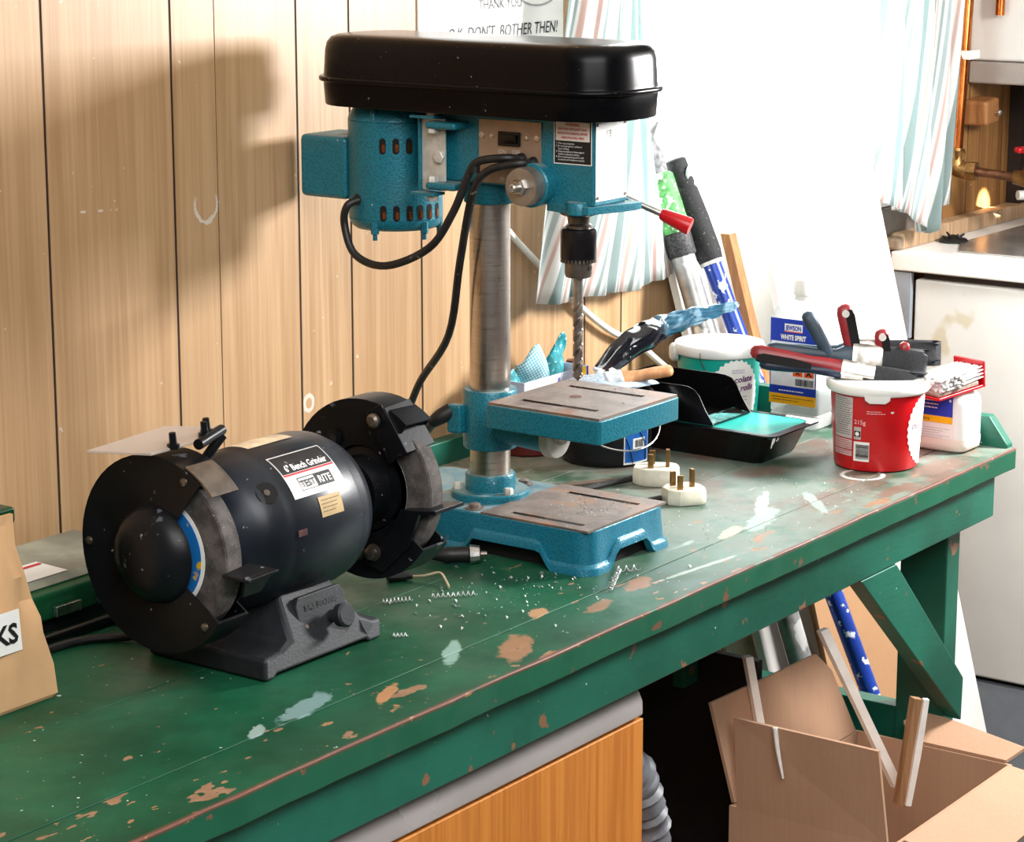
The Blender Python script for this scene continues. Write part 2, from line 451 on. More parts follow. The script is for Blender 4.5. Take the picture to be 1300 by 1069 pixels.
M_orap = mat('orange_print', '#ee5a18', .45, 0, .03)
M_purp = mat('purple_print', '#6a2a6e', .5, 0, .05)
M_steel = mat('bright_steel', '#c9c7c4', .28, 1.0, .12, 60)
M_dsteel = mat('dark_oiled_steel', '#7d746c', .34, .85, .25, 40)
M_zinc = mat('zinc_plate', '#c3c2bb', .5, .25, .1, 90, .1, 600)
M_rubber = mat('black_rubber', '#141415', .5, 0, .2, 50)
M_cable = mat('dusty_black_cable', '#1c1b1b', .48, 0, .3, 60, 0, 300, [('#6d665f', .30, 120)])
M_beige = mat('beige_steel_plate', '#a08b79', .38, .45, .06, 60)
M_blackpl = mat('black_plastic', '#070708', .25, 0, .15, 20)
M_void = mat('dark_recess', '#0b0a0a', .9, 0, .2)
M_redpl = mat('red_plastic', '#c5121c', .3, 0, .06)
M_brass = mat('tarnished_brass', '#8f6b3f', .38, .9, .25, 60)
M_copper = mat('copper_tube', '#b4622f', .25, 1.0, .25, 25)
M_whitepl = mat('white_plastic', '#ecebe6', .4, 0, .04)
M_cream = mat('grubby_cream_plastic', '#ddd8c6', .45, 0, .08, 60, 0, 100, [('#8f7f66', .28, 60)])
def pine(name, a, b):
    n = NB(name); g = n.noise(1.0, 5, n.scaled((120, 120, 4)), .6)
    n.set('Base Color', n.mix(n.step(g, .35, .65), lin(a), lin(b))); n.set('Roughness', .55); n.bump(g, .1, .0006)
    return n.m
M_pine = pine('pine_batten', '#8c5c33', '#a87444')
M_pined = pine('brown_batten', '#7e5a3c', '#a07a55')
M_orangew = pine('orange_beech_foil', '#b3691f', '#c97f30')
M_skirt = pine('dusty_timber_strip', '#a58463', '#c4a684')
M_wpaint = mat('white_gloss_board', '#e9e7e2', .4, 0, .03, 12, 0, 100, [('#cfc6b8', .28, 30)])
M_enamel = mat('white_enamelled_steel', '#e4e2dd', .35, 0, .03, 7, 0, 100, [('#d6cdb6', .33, 9)])
M_grey = mat('grey_plinth', '#9299a2', .5, 0, .06, 18)
def card(name, a, b):
    n = NB(name); g = n.noise(1.0, 3, n.scaled((6, 6, 6))); f = n.noise(400, 2)
    w = n.noise(1.0, 2, n.scaled((240, 240, 3)))
    n.set('Base Color', n.mix(n.math('ADD', n.math('MULTIPLY', g, .6), n.math('MULTIPLY', w, .4)), lin(a), lin(b))); n.set('Roughness', .8); n.bump(w, .25, .0008)
    return n.m
M_card = card('corrugated_cardboard', '#a37b5d', '#bd997e')
M_hard = card('brown_hardboard', '#a57c57', '#b98f68')
M_paperbag = mat('brown_kraft_paper', '#cda478', .75, 0, .06, 12, .25, 40)

def curtain_mat():
    n = NB('striped_curtain_cotton')
    uv = n.n.new('ShaderNodeTexCoord').outputs['UV']
    uv_ = n.xyz(uv); u = n.math('ADD', uv_[0], n.math('MULTIPLY', n.math('POWER', uv_[1], 3.0), .16))
    t = n.math('FRACT', n.math('MULTIPLY', u, 5.0))
    def band(a, b): return n.math('MULTIPLY', n.step(t, a - .012, a + .012), n.step(t, b + .012, b - .012))
    col = lin('#f2f4f3')
    col = n.mix(band(.05, .30), col, lin('#a3b5b4'))
    col = n.mix(band(.35, .39), col, lin('#b0bfbe'))
    col = n.mix(band(.43, .51), col, lin('#dcc2bb'))
    col = n.mix(band(.60, .66), col, lin('#b0bfbe'))
    col = n.mix(band(.72, .80), col, lin('#c2cfd0'))
    col = n.mix(band(.86, .91), col, lin('#e1cac3'))
    d = n.n.new('ShaderNodeBsdfDiffuse'); tr = n.n.new('ShaderNodeBsdfTranslucent'); mx = n.n.new('ShaderNodeMixShader')
    n.put(d.inputs[0], col); n.put(tr.inputs[0], col); mx.inputs[0].default_value = .55
    n.l.new(d.outputs[0], mx.inputs[1]); n.l.new(tr.outputs[0], mx.inputs[2]); n.l.new(mx.outputs[0], n.out.inputs[0])
    return n.m
M_curtain = curtain_mat()
def clear(name, tint='#ffffff', mixf=.12, rough=.05, tr=None):
    """thin clear sheet: see-through with a Fresnel gloss"""
    n = NB(name)
    t = n.n.new('ShaderNodeBsdfTransparent'); t.inputs[0].default_value = lin(tint)
    g = n.n.new('ShaderNodeBsdfGlossy'); g.inputs['Roughness'].default_value = rough
    mx = n.n.new('ShaderNodeMixShader'); lw = n.n.new('ShaderNodeLayerWeight')
    n.l.new(n.math('MULTIPLY_ADD', n.math('POWER', lw.outputs['Facing'], 3.5), .5, .03), mx.inputs[0]); n.l.new(t.outputs[0], mx.inputs[1]); n.l.new(g.outputs[0], mx.inputs[2])
    d = n.n.new('ShaderNodeBsdfDiffuse'); d.inputs[0].default_value = lin(tr or '#f4f4f2')
    m2 = n.n.new('ShaderNodeMixShader'); m2.inputs[0].default_value = mixf
    n.l.new(mx.outputs[0], m2.inputs[1]); n.l.new(d.outputs[0], m2.inputs[2]); n.l.new(m2.outputs[0], n.out.inputs[0])
    return n.m
M_glass = clear('window_glass', '#fbfdfd', .01)
M_shield = clear('scratched_clear_plastic', '#f0ebe6', .45, .25, '#d8cdc4')
M_clearpl = clear('cloudy_clear_plastic', '#f2f6f6', .30, .15)
M_film = clear('clear_film', '#dfeaf2', .30, .08, '#cfe0ee')
def milky(name, c, t=.35):
    n = NB(name); n.set('Base Color', lin(c)); n.set('Roughness', .35); n.set('Subsurface Weight', t); n.set('Subsurface Radius', (.01, .01, .01)); n.set('Subsurface Scale', 1.0)
    n.set('Base Color', n.mix(n.noise(20, 3), lin(c), tuple(x * .95 for x in lin(c)[:3]) + (1,)))
    return n.m
M_milky = milky('milky_white_plastic', '#f0f1ee')
M_tealpl = mat('teal_tub_plastic', '#14a596', .35, 0, .04)
M_tealpaint = mat('turquoise_wet_paint', '#35b7ac', .2, 0, .05, 20)
M_redtub = mat('red_tub_plastic', '#c30d17', .32, 0, .05)

M_groove = mat('dark_groove_stain', '#2a130e', .8, 0, .1)
# ------------------------------------------------------------------ the room
def structure(o): o['kind'] = 'structure'; return o
ROOM = dict(x0=-3.2, x1=2.5, y0=-3.6, y1=.17, z0=-BZ, z1=1.65)
WX0, WX1, WZ0, WZ1 = .46, 1.265, .205, 1.05
wall = bpy.data.objects.new('wall_back', None); COL.objects.link(wall); wall.location = (0, .17, 0); structure(wall)
mb = MB()
mb.box(ROOM['x0'], WX0, .17, .25, ROOM['z0'], ROOM['z1']).box(WX1, ROOM['x1'], .17, .25, ROOM['z0'], ROOM['z1'])
mb.box(WX0, WX1, .17, .25, ROOM['z0'], WZ0).box(WX0, WX1, .17, .25, WZ1, ROOM['z1'])
build('backing_board', mb, M_void, wall, smooth=0)
seams = [-3.2, -3.02, -2.84, -2.62, -2.5, -2.3, -2.12, -1.98, -1.8, -1.62, -1.5, -1.32, -1.14, -1.05, -.87, -.69, -.51, -.332, -.266, -.136, -.046, .084, .261, .43, .517, .70, .80, .93, 1.05, 1.18, 1.306, 1.477, 1.575, 1.71, 1.9, 2.07, 2.2, 2.36, 2.5]
for a, b in zip(seams[:-1], seams[1:]):
    g = .0018; gl_, gr_ = (.0008 if a == -.266 else g), (.0008 if b == -.266 else g)
    segs = [(ROOM['z0'], ROOM['z1'])]
    lo, hi = a + gl_, b - gr_
    pieces = []
    if hi <= WX0 or lo >= WX1: pieces = [(lo, hi, ROOM['z0'], ROOM['z1'])]
    else:
        pieces = [(lo, hi, ROOM['z0'], WZ0), (lo, hi, WZ1, ROOM['z1'])]
        if lo < WX0: pieces.append((lo, WX0, WZ0, WZ1))
        if hi > WX1: pieces.append((WX1, hi, WZ0, WZ1))
    for x0, x1, z0, z1 in pieces:
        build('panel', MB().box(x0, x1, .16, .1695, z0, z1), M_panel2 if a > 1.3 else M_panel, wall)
for a in seams[1:-1]:
    for z0, z1 in ([(ROOM['z0'], WZ0 - .001), (WZ1 + .001, ROOM['z1'])] if WX0 - .01 < a < WX1 + .01 else [(ROOM['z0'], ROOM['z1'])]):
        build('groove', MB().box(a - (.0007 if a == -.266 else .0017), a + (.0007 if a == -.266 else .0017), .1608, .169, z0, z1), M_groove, wall)
structure(build('floor', MB().box(ROOM['x0'], ROOM['x1'], ROOM['y0'], .17, ROOM['z0'] - .1, ROOM['z0']), mat('concrete_floor', '#6b6862', .8, 0, .2, 6)))
structure(build('ceiling', MB().box(ROOM['x0'], ROOM['x1'], ROOM['y0'], .17, ROOM['z1'], ROOM['z1'] + .1), mat('white_ceiling_board', '#e8e4dc', .8, 0, .03)))
M_side = mat('grey_wall_paint', '#9b9a99', .8, 0, .05, 5)
structure(build('wall_left', MB().box(ROOM['x0'] - .1, ROOM['x0'], ROOM['y0'], .17, ROOM['z0'], ROOM['z1']), M_side))
structure(build('wall_right', MB().box(ROOM['x1'], ROOM['x1'] + .1, ROOM['y0'], .17, ROOM['z0'], ROOM['z1']), M_side))
structure(build('wall_front', MB().box(ROOM['x0'], ROOM['x1'], ROOM['y0'] - .1, ROOM['y0'], ROOM['z0'], ROOM['z1']), M_side))
structure(build('ground_outside', MB().box(-6, 12, .25, 14, ROOM['z0'] - .25, ROOM['z0'] - .2), mat('pale_paving', '#d5d2ca', .8, 0, .08, 3)))
# window in the back wall
win = bpy.data.objects.new('window_1', None); COL.objects.link(win); win.location = ((WX0 + WX1) / 2, .2, BZ + WZ0); structure(win)
mb = MB(); F = .028
for a_ in ((WX0, WX0 + F, .161, .249, WZ0, WZ1), (WX1 - F, WX1, .161, .249, WZ0, WZ1), (WX0 + F, WX1 - F, .161, .249, WZ0, WZ0 + F), (WX0 + F, WX1 - F, .161, .249, WZ1 - F, WZ1)):
    build('window_frame', MB().box(*a_), M_wpaint, win)
build('pane', MB().box(WX0 + F, WX1 - F, .205, .209, WZ0 + F, WZ1 - F), M_glass, win)
build('window_sill', MB().box(WX0 - .02, WX1 + .02, .150, .1605, WZ0 - .02, WZ0), M_wpaint, win, bevel=.003)
build('sill_apron', MB().box(1.24, 1.40, .148, .159, WZ0 - .065, WZ0 - .0205), mat('grey_sill_board', '#7c736c', .6), win, bevel=.002)

# ------------------------------------------------------------------ workbench
wb = thing('workbench', (0, 0, -BZ), 'long green painted wooden workbench with chipped and paint-spattered top', 'workbench')
BX0, BX1 = -1.25, .583
ys = [-.385, -.308, -.155, -.005, .14]
for a, b in zip(ys[:-1], ys[1:]):
    mb = MB(); x = BX0; NX = 60
    # each top board has a slightly ragged front arris
    R = random.Random(int((a + 2) * 1000))
    prof = []
    for i in range(NX + 1):
        xx = BX0 + (BX1 - BX0) * i / NX
        prof.append((xx, a + .0004 + (R.uniform(-.0008, .0012) if a < -.38 else 0)))
    mb.prism(prof + [(BX1, b - .0004), (BX0, b - .0004)], 'z', -.027, 0)
    build('board', mb, M_bench, wb, bevel=.0022 if a < -.38 else .0008, seg=2)
build('apron', MB().box(BX0, .548, -.373, -.352, -.082, -.027), M_frame, wb, bevel=.002)
build('upstand', MB().box(BX0, .568, .138, .1585, -.02, .0285), M_frame, wb, bevel=.0015)
mb = MB().prism([(.1385, -.024), (-.374, -.024), (-.378, .004), (-.352, .038), (.1385, .038)], 'x', .569, .586)
build('end_strip', mb, M_frame, wb, bevel=.002)
for x0, x1, y0, y1 in ((.466, .502, -.351, -.288), (.466, .502, .06, .125), (-1.1, -1.06, -.351, -.288), (-1.1, -1.06, .06, .125)):
    build('leg', MB().box(x0, x1, y0, y1, -BZ, -.0275), M_frame, wb, bevel=.002)
mb = MB().prism([(.197, -.0825), (.285, -.0825), (.478, -.272), (.476, -.327)], 'y', -.3735, -.3515)
build('brace', mb, M_frame, wb, bevel=.0015)
build('bearer', MB().box(.160, .192, -.165, -.150, -.24, -.0275), M_frame, wb, bevel=.001)
build('rail', MB().box(.470, .498, -.288, .06, -.40, -.325), M_frame, wb, bevel=.002)
build('rail', MB().box(-1.06, .466, .07, .10, -.40, -.33), M_frame, wb, bevel=.002)

# ------------------------------------------------------------------ bench drill
AX, CY, QY = -.13, -.097, -.209          # drill's middle plane, column and spindle
dp = thing('bench_drill', (AX, -.12, 0), 'teal bench drill press with black belt cover on the green workbench', 'drill press')
def base_mesh():
    mb = MB(); out = []
    pts = rrect(-.205, -.045, -.275, .03, .018, 6)
    # resample the outline and cut the low arches out of the skirt
    P = [Vector((p[0], p[1], 0)) for p in pts]; n = len(P); dense = []
    for i in range(n):
        a, b = P[i], P[(i + 1) % n]; k = max(1, int((b - a).length / .006))
        dense += [a + (b - a) * j / k for j in range(k)]
    cx, cy = AX, -.1225
    def arch(v, lo, hi, w=.012):
        return max(0, min(1, (v - lo) / w, (hi - v) / w))
    def zb(p):
        if abs(p.x + .205) < .004 or abs(p.x + .045) < .004: return .019 * arch(p.y, -.225, -.115)
        if p.y < -.272 or p.y > .027: return .019 * arch(p.x, -.165, -.085)
        return 0
    def inset(p, d):
        q = Vector((p.x - cx, p.y - cy, 0)); return Vector((cx + q.x * (1 - d / .08), cy + q.y * (1 - d / .1525), 0))
    rows = [(.007, lambda p: .045), (.0055, lambda p: .0435), (.0035, lambda p: zb(p) + .0105), (.0012, lambda p: zb(p) + .0085), (0, lambda p: zb(p) + .007), (-.0012, lambda p: zb(p)), (.005, lambda p: zb(p)), (.008, lambda p: .038)]
    rings = [[inset(p, d) + Vector((0, 0, z(p))) for p in dense] for d, z in rows]
    loft(mb, rings, True, False)
    return mb
build('base', base_mesh(), M_tealb, dp, smooth=30)
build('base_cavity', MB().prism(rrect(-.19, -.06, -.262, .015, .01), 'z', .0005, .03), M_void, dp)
def slotted(x0, x1, y0, y1, z0, z1, slots, ys0, ys1):
    mb = MB(); xs = [x0]
    for a, b in slots: xs += [a, b]
    xs.append(x1)
    for i in range(0, len(xs), 2): mb.box(xs[i], xs[i + 1], y0, y1, z0, z1)
    for a, b in slots:
        mb.box(a, b, y0, ys0, z0, z1); mb.box(a, b, ys1, y1, z0, z1)
    return mb
build('machined_pad', slotted(-.199, -.051, -.269, -.135, .0445, .0468, [(-.186, -.178), (-.082, -.074)], -.252, -.162), M_rust, dp)
mb = MB()
for a, b in ((-.186, -.178), (-.082, -.074)): mb.box(a, b, -.252, -.162, .0446, .0449)
build('pad_slots', mb, M_void, dp)
mb = MB(); mb.lathe([(.0415, .045), (.0415, .0515), (.040, .053), (.029, .053)], (AX, CY, 0), seg=48)
mb.lathe([(.0268, .0525), (.0268, .069), (.0258, .0705), (.0215, .0705)], (AX, CY, 0), seg=40)
fl = build('flange', mb, M_teal, dp)
for a in (250, 10, 130):
    a = math.radians(a); build('bolt', MB().hexa((AX + .0345 * math.cos(a), CY + .0345 * math.sin(a), .053), .0052, .0065), M_zinc, fl)
for x, y in ((-.186, -.118), (-.072, -.10)):
    build('mounting_bolt', MB().lathe([(.010, .045), (.010, .0462), (.006, .0465), (.006, .050), (.004, .051)], (x, y, 0), seg=14), M_rust, dp)
build('column', MB().lathe([(.0215, .053), (.0215, .40)], (AX, CY, 0), seg=48), M_column, dp)
# table bracket and table
TZ = .1655
mb = MB(); mb.lathe([(.0275, .0985), (.0288, .100), (.0288, .160), (.0278, .162), (.0216, .162)], (AX, CY, 0), seg=40)
br = build('table_bracket', mb, M_teal, dp)
mb = MB(); mb.lathe([(.024, -.175), (.0215, -.125), (.024, -.118)], (AX, 0, .126), 'y', 28)
build('bracket_arm', mb, M_teal, br)
mb = MB(); mb.lathe([(.0225, -.186), (.0235, -.184), (.0235, -.176)], (AX, 0, .121), 'y', 32)
dd = build('tilt_scale', mb, M_zinc, dp); build('pivot_bolt', MB().hexa((AX, -.186, .121), .009, -.007, 'y'), M_zinc, dd)
build('clamp_lug', MB().box(-.164, -.150, -.082, -.064, .115, .146), M_teal, br, bevel=.003)
mb = MB(); mb.tube([(-.158, -.066, .138), (-.166, -.058, .132), (-.170, -.05, .1255)], [.009, .0085, .0065], 16, 3)
hd = build('clamp_handle', mb, M_rubber, dp)
build('handle_sleeve', MB().cyl((-.170, -.05, .1255), (-.172, -.028, .1035), .0065, .0075, 16), M_dsteel, hd)
tb = build('table', MB().prism(rrect(AX - .075, AX + .075, -.2865, -.1455, .004, 3), 'z', .1385, .163), M_teal, dp, bevel=.0015)
pad = slotted(AX - .073, AX + .073, -.2845, -.1475, .163, TZ, [(-.177, -.169), (-.091, -.083)], -.262, -.168)
build('table_face', pad, M_rust, tb)
mb = MB()
for a, b in ((-.177, -.169), (-.091, -.083)): mb.box(a, b, -.262, -.168, .1631, .1634)
build('table_slots', mb, M_void, tb)
build('table_hole', MB().lathe([(.0065, TZ + .0001), (.0065, TZ + .0003)], (AX + .002, QY + .004, 0), seg=24), mat('rust_ring', '#5a3a2a', .8), tb)
# head casting
mb = MB(); mb.prism([(-.249, .458), (-.249, .369), (-.192, .366), (-.165, .383), (-.028, .383), (-.028, .458)], 'x', -.162, -.102)
head = build('head_casting', mb, M_teal, dp, bevel=.003)
mb = MB(); mb.lathe([(.0262, .360), (.0272, .3615), (.0272, .384)], (AX, CY, 0), seg=40)
mb.box(AX + .012, AX + .03, CY - .034, CY - .018, .362, .383)
build('column_clamp', mb, M_teal, head, bevel=.0012)
mb = MB(); mb.prism([(-.168, -.246), (-.168, -.222), (-.16, -.19), (-.10, -.19), (-.094, -.225), (-.094, -.262), (-.112, -.262)], 'z', .3615, .3695)
mb.lathe([(.0115, .360), (.0125, .361), (.0125, .372), (.0115, .3735), (.007, .374)], (-.160, -.229, 0), seg=24)
build('quill_lug', mb, M_teal, head, bevel=.002)
# belt cover
def cover(mb, rows):
    rings = []
    for d, z in rows:
        x0, x1, y0, y1 = -.203 + d, -.057 - d, -.288 + d, .102 - d
        rings.append([Vector((x, y, z)) for x, y in rrect(x0, x1, y0, y1, .060 - d, 10)])
    loft(mb, rings)
mb = MB(); cover(mb, [(.012, .4565), (.006, .4565), (.005, .458), (.0035, .478), (.0035, .4815)])
cv = build('belt_guard_tray', mb, M_black, dp, smooth=50)
mb = MB(); cover(mb, [(.0, .4815), (-.0015, .483), (-.0015, .4855), (.0, .487), (.0035, .487), (.004, .490), (.0055, .514), (.0075, .522), (.012, .5275), (.019, .530), (.04, .5305)])
build('belt_guard_lid', mb, M_black, dp, smooth=50)
# switch plate
XF = -.162
sp = build('switch_plate', MB().prism([(-.108, .3855), (-.108, .450), (-.1855, .450), (-.1855, .408), (-.166, .392), (-.166, .3855)], 'x', XF - .0016, XF), M_beige, dp)
sw = build('rocker_switch', MB().box(XF - .0045, XF - .001, -.1605, -.1335, .4245, .439), M_blackpl, sp, bevel=.001)
build('rocker', MB().prism([(XF - .0085, .4365), (XF - .0045, .436), (XF - .0045, .427), (XF - .006, .427)], 'y', -.158, -.138), M_blackpl, sw, bevel=.0008)
for y, z, r in ((-.112, .434, .0036), (-.1245, .4335, .0025), (-.1685, .4335, .0025), (-.181, .434, .0036), (-.112, .392, .0036), (-.138, .390, .003)):
    mb = MB(); mb.lathe([(r, -.0016), (r * .9, -.0030), (r * .4, -.0034)], (XF, y, z), 'x', 14)
    build('screw', mb, M_steel, sp)
fr_side = plane((XF - .0016, 0, 0), (0, -1, 0), (0, 0, 1))
letters('ON    OFF', fr_side, .1465, .4165, .0062, mat('engraved_grey', '#d9d2c8', .5), sp, 'CENTER', h=.0003)
for y, z in ((-.1620, .4125), (-.1765, .4095)):
    mb = MB(); mb.lathe([(.0062, -.0016), (.0055, -.006), (.0035, -.0085)], (XF, y, z), 'x', 18)
    build('cable_gland', mb, M_rubber, sp)
mb = MB(); mb.tube([(-.168, -.162, .4125), (-.182, -.155, .4145), (-.190, -.126, .4095), (-.190, -.113, .393), (-.190, -.094, .355), (-.190, -.063, .316), (-.190, -.006, .292), (-.190, .036, .300), (-.188, .052, .331), (-.189, .047, .351), (-.178, .040, .357)], .0042, 12, 6)
build('motor_cable', mb, M_cable, dp)
mb = MB(); mb.tube([(-.168, -.1765, .4095), (-.182, -.170, .410), (-.190, -.139, .401), (-.188, -.118, .377), (-.165, -.084, .300), (-.14, -.05, .216), (-.10, .02, .15), (-.09, .055, .098), (-.10, .10, .055), (-.15, .115, .03), (-.25, .115, .008), (-.34, .11, .005)], .0042, 12, 6)
build('power_cable', mb, M_cable, dp)
# cable tie where the two leads meet
build('cable_clip', MB().lathe([(.0055, -.004), (.0058, .004)], (-.189, -.121, .402), 'z', 14), M_rubber, dp)
# depth-stop spring cap
mb = MB(); mb.lathe([(.022, -.162), (.0225, -.176), (.021, -.1775)], (0, -.181, .388), 'x', 36)
build('spring_housing', mb, M_teal, dp)
mb = MB(); mb.lathe([(.0195, -.177), (.0198, -.190), (.0188, -.1925), (.0, -.1928)], (0, -.181, .388), 'x', 36)
sc = build('spring_cap', mb, mat('dull_turned_steel', '#a59f98', .36, .8, .12, 50), dp)
mb = MB(); mb.lathe([(.0088, -.1925), (.0088, -.198), (.0075, -.2)], (0, -.181, .388), 'x', 6)
build('nut', mb, M_steel, sc)
mb = MB(); mb.lathe([(.0046, -.2), (.0046, -.208), (.0035, -.209), (.0025, -.206)], (0, -.181, .388), 'x', 14)
build('stud', mb, M_steel, sc)
# feed handle on the far side: hub and three spokes with red grips
mb = MB(); mb.lathe([(.017, -.102), (.017, -.075), (.013, -.072)], (0, -.178, .388), 'x', 24)
hub = build('feed_hub', mb, M_dsteel, dp)
d0 = Vector((.035, -.105, -.044)); c0 = Vector((-.085, -.178, .388))
for k in range(3):
    d = Matrix.Rotation(math.radians(120 * k), 3, 'X') @ d0
    L = 1.0 if k == 0 else .62
    mb = MB(); mb.cyl(c0, c0 + d * .85 * L, .0036, .0036, 12)
    spoke = build('feed_spoke', mb, M_steel if k == 0 else M_dsteel, hub)
    if k == 0:
        K0, K1 = c0 + d * .80, c0 + d * 1.08
        mb = MB(); mb.tube([K0, K0 + (K1 - K0) * .1, K0 + (K1 - K0) * .92, K1], [.0055, .0066, .0092, .0084], 18, 0)
        build('red_grip', mb, M_redpl, hub)['label'] = 'red plastic grip on the feed spoke'
# warning label on the side, rating plate on the front
fw = plane((XF, 0, 0), (0, -1, 0), (0, 0, 1))
wl = patch('warning_label', fw, .2005, .4105, .2465, .4555, M_white, dp, .0005)
patch('label_border', fw, .2015, .4115, .2455, .4545, M_ink, wl, .0007)
patch('label_head', fw, .203, .434, .244, .4530, mat('label_paper', '#e6ddd3', .5, 0, .03), wl, .0009)
for s_, v, z in (('WARNING', .4490, .0042), ('FOR YOUR OWN SAFETY READ', .4447, .0030), ('INSTRUCTION MANUAL BEFORE', .4405, .0030), ('OPERATING DRILL PRESS', .4362, .0030)):
    letters(s_, fw, .2235, v, z, M_redp, wl, 'CENTER', .0012, bold=.00008, xs=.82)
for i, s_ in enumerate(('1. Wear eye protection.', '2. Do not wear gloves, necktie or', '    loose clothing.', '3. Clamp workpiece or brace against', '    column to prevent rotation.', '4. Use recommended speed for drill', '    accessory and workpiece material.')):
    letters(s_, fw, .2035, .4305 - i * .0027, .0027, M_white, wl, 'LEFT', .0012, xs=.85)
ff = plane((0, -.249, 0), (1, 0, 0), (0, 0, 1))
rp = patch('rating_plate', ff, -.160, .3745, -.104, .4545, M_white, dp, .0006)
letters('13', ff, -.137, .438, .010, M_ink, rp, 'CENTER', .0012)
lines('fine_print', ff, -.155, .425, -.112, 10, .0048, .0009, mat('pale_print', '#b9bcc6', .5), rp, 3)
for x, z in ((-.157, .451), (-.157, .378), (-.107, .451), (-.107, .378)):
    mb = MB(); mb.lathe([(.0018, -.2496), (.0015, -.2508)], (x, 0, z), 'y', 10); build('rivet', mb, M_dsteel, rp)
# motor
MC = (AX, .028, 0); MR = .0505
mb = MB(); mb.lathe([(.03, .3235), (.043, .3245), (.0475, .328), (MR, .335), (MR, .3355), (MR - .0006, .336), (MR, .3365), (MR, .4395), (MR - .0006, .440), (MR, .4405), (.0495, .445), (.044, .4535), (.02, .455)], MC, seg=56)
mo = build('motor', mb, M_teal, dp, smooth=40)
def slotpatch(a, z, w=.0036, h=.0085):
    f = cylf((MC[0], MC[1], z), math.radians(a), MR)
    pts = [(w * math.cos(t), (h - w) * (1 if math.sin(t) > 0 else -1) + w * math.sin(t)) for t in [2 * PI * (k + .5) / 16 for k in range(16)]]
    s = poly('vent_slot', f, pts, M_void, mo, .0003, 2)
    poly('winding', f, [(p[0] * .45 + .001, p[1] * .5 - .002) for p in pts], M_copper, s, .0006, 1)
for a in (203, 219, 235): slotpatch(a, .4155)
for a in (203, 219, 235, 249, 263, 278): slotpatch(a, .3445)
for a in (190, 258, 320):
    a = math.radians(a); x, y = MC[0] + .047 * math.cos(a), MC[1] + .047 * math.sin(a)
    mb = MB(); mb.lathe([(.0045, .334), (.0045, .322), (.0025, .321), (.0025, .315)], (x, y, 0), seg=10)
    build('tie_bolt', mb, M_teal, mo)
    build('tie_bolt', MB().lathe([(.0035, .438), (.004, .45), (.0022, .453), (.002, .457)], (x, y, 0), seg=10), M_teal, mo)
cp = build('capacitor_box', MB().box(-.168, -.100, .066, .131, .3535, .421), M_teal, dp, bevel=.006, seg=3)
mb = MB(); mb.lathe([(.008, -.170), (.0075, -.178), (.005, -.18)], (0, .040, .357), 'x', 16)
build('cable_grommet', mb, M_cable, mo)
# motor mount: U plate on pivots
mb = MB(); mb.box(-.1745, -.172, -.0725, -.0425, .374, .4485)
mt = build('mount_plate', mb, M_zinc, dp, bevel=.0005)
mb = MB(); mb.box(-.178, -.171, -.0425, -.0395, .370, .4525).box(-.192, -.171, -.070, -.0395, .4495, .4525).box(-.192, -.171, -.070, -.0395, .370, .3730)
build('mount_flange', mb, M_teal, mt, bevel=.0008)
for z0, z1 in ((.439, .4465), (.3765, .384)):
    build('pivot_arm', MB().box(-.189, -.160, -.095, -.057, z0, z1), M_teal, mt, bevel=.003)
for z, h in ((.4525, .006), (.384, .006), (.439, -.005), (.370, -.006)):
    build('pivot_bolt', MB().hexa((-.182, -.062, z), .006, h), M_zinc, mt)
build('adjusting_nut', MB().hexa((-.1745, -.066, .409), .007, -.004, 'x'), M_zinc, mt)
# chuck and bit
mb = MB(); mb.lathe([(.017, .3655), (.0195, .364), (.0195, .357), (.017, .3555), (.012, .354), (.011, .347), (.0135, .345), (.0135, .342)], (AX, QY, 0), seg=32)
build('spindle', mb, M_dsteel, dp, smooth=30)
mb = MB(); mb.lathe([(.0165, .3425), (.0182, .341), (.0186, .338), (.0186, .3115), (.018, .3095), (.014, .309)], (AX, QY, 0), seg=40)
ck = build('chuck', mb, mat('blued_steel', '#3a383c', .26, .8, .2, 30), dp, smooth=30)
mb = MB()
for k in range(28):
    a = 2 * PI * k / 28; mb.box(.0162, .0184, -.0011, .0011, .3072, .311, Matrix.Translation((AX, QY, 0)) @ Matrix.Rotation(a, 4, 'Z'))
build('chuck_teeth', mb, M_dsteel, ck)
mb = MB(); mb.lathe([(.0168, .309), (.0142, .3075), (.0142, .296), (.0132, .292), (.0085, .2905)], (AX, QY, 0), seg=36)
nose = build('chuck_nose', mb, M_dsteel, ck, smooth=30)
build('key_hole', MB().lathe([(.0026, -.0148), (.0026, -.0138)], (AX, QY, .302), 'y', 14, M=None), M_void, nose)
# twist drill: two-lobed section turned along its length
mb = MB(); rings = []
for i in range(90):
    z = .2665 - (.0835) * i / 89; a = -i * .19; tip = 1 if i < 85 else max(.15, (89 - i) / 5)
    ring = []
    for k in range(20):
        t = 2 * PI * k / 20; rr = (.0052 if abs(math.cos(t)) > .42 else .0022 + .003 * (abs(math.cos(t)) / .42) ** 2) * tip
        ring.append(Vector((AX + rr * math.cos(t + a), QY + rr * math.sin(t + a), z)))
    rings.append(ring)
loft(mb, rings)
mb.lathe([(.0050, .2655), (.0050, .292)], (AX, QY, 0), seg=20)
build('twist_drill', mb, mat('worn_drill_steel', '#a59d95', .3, .85, .25, 60), ck, smooth=50)

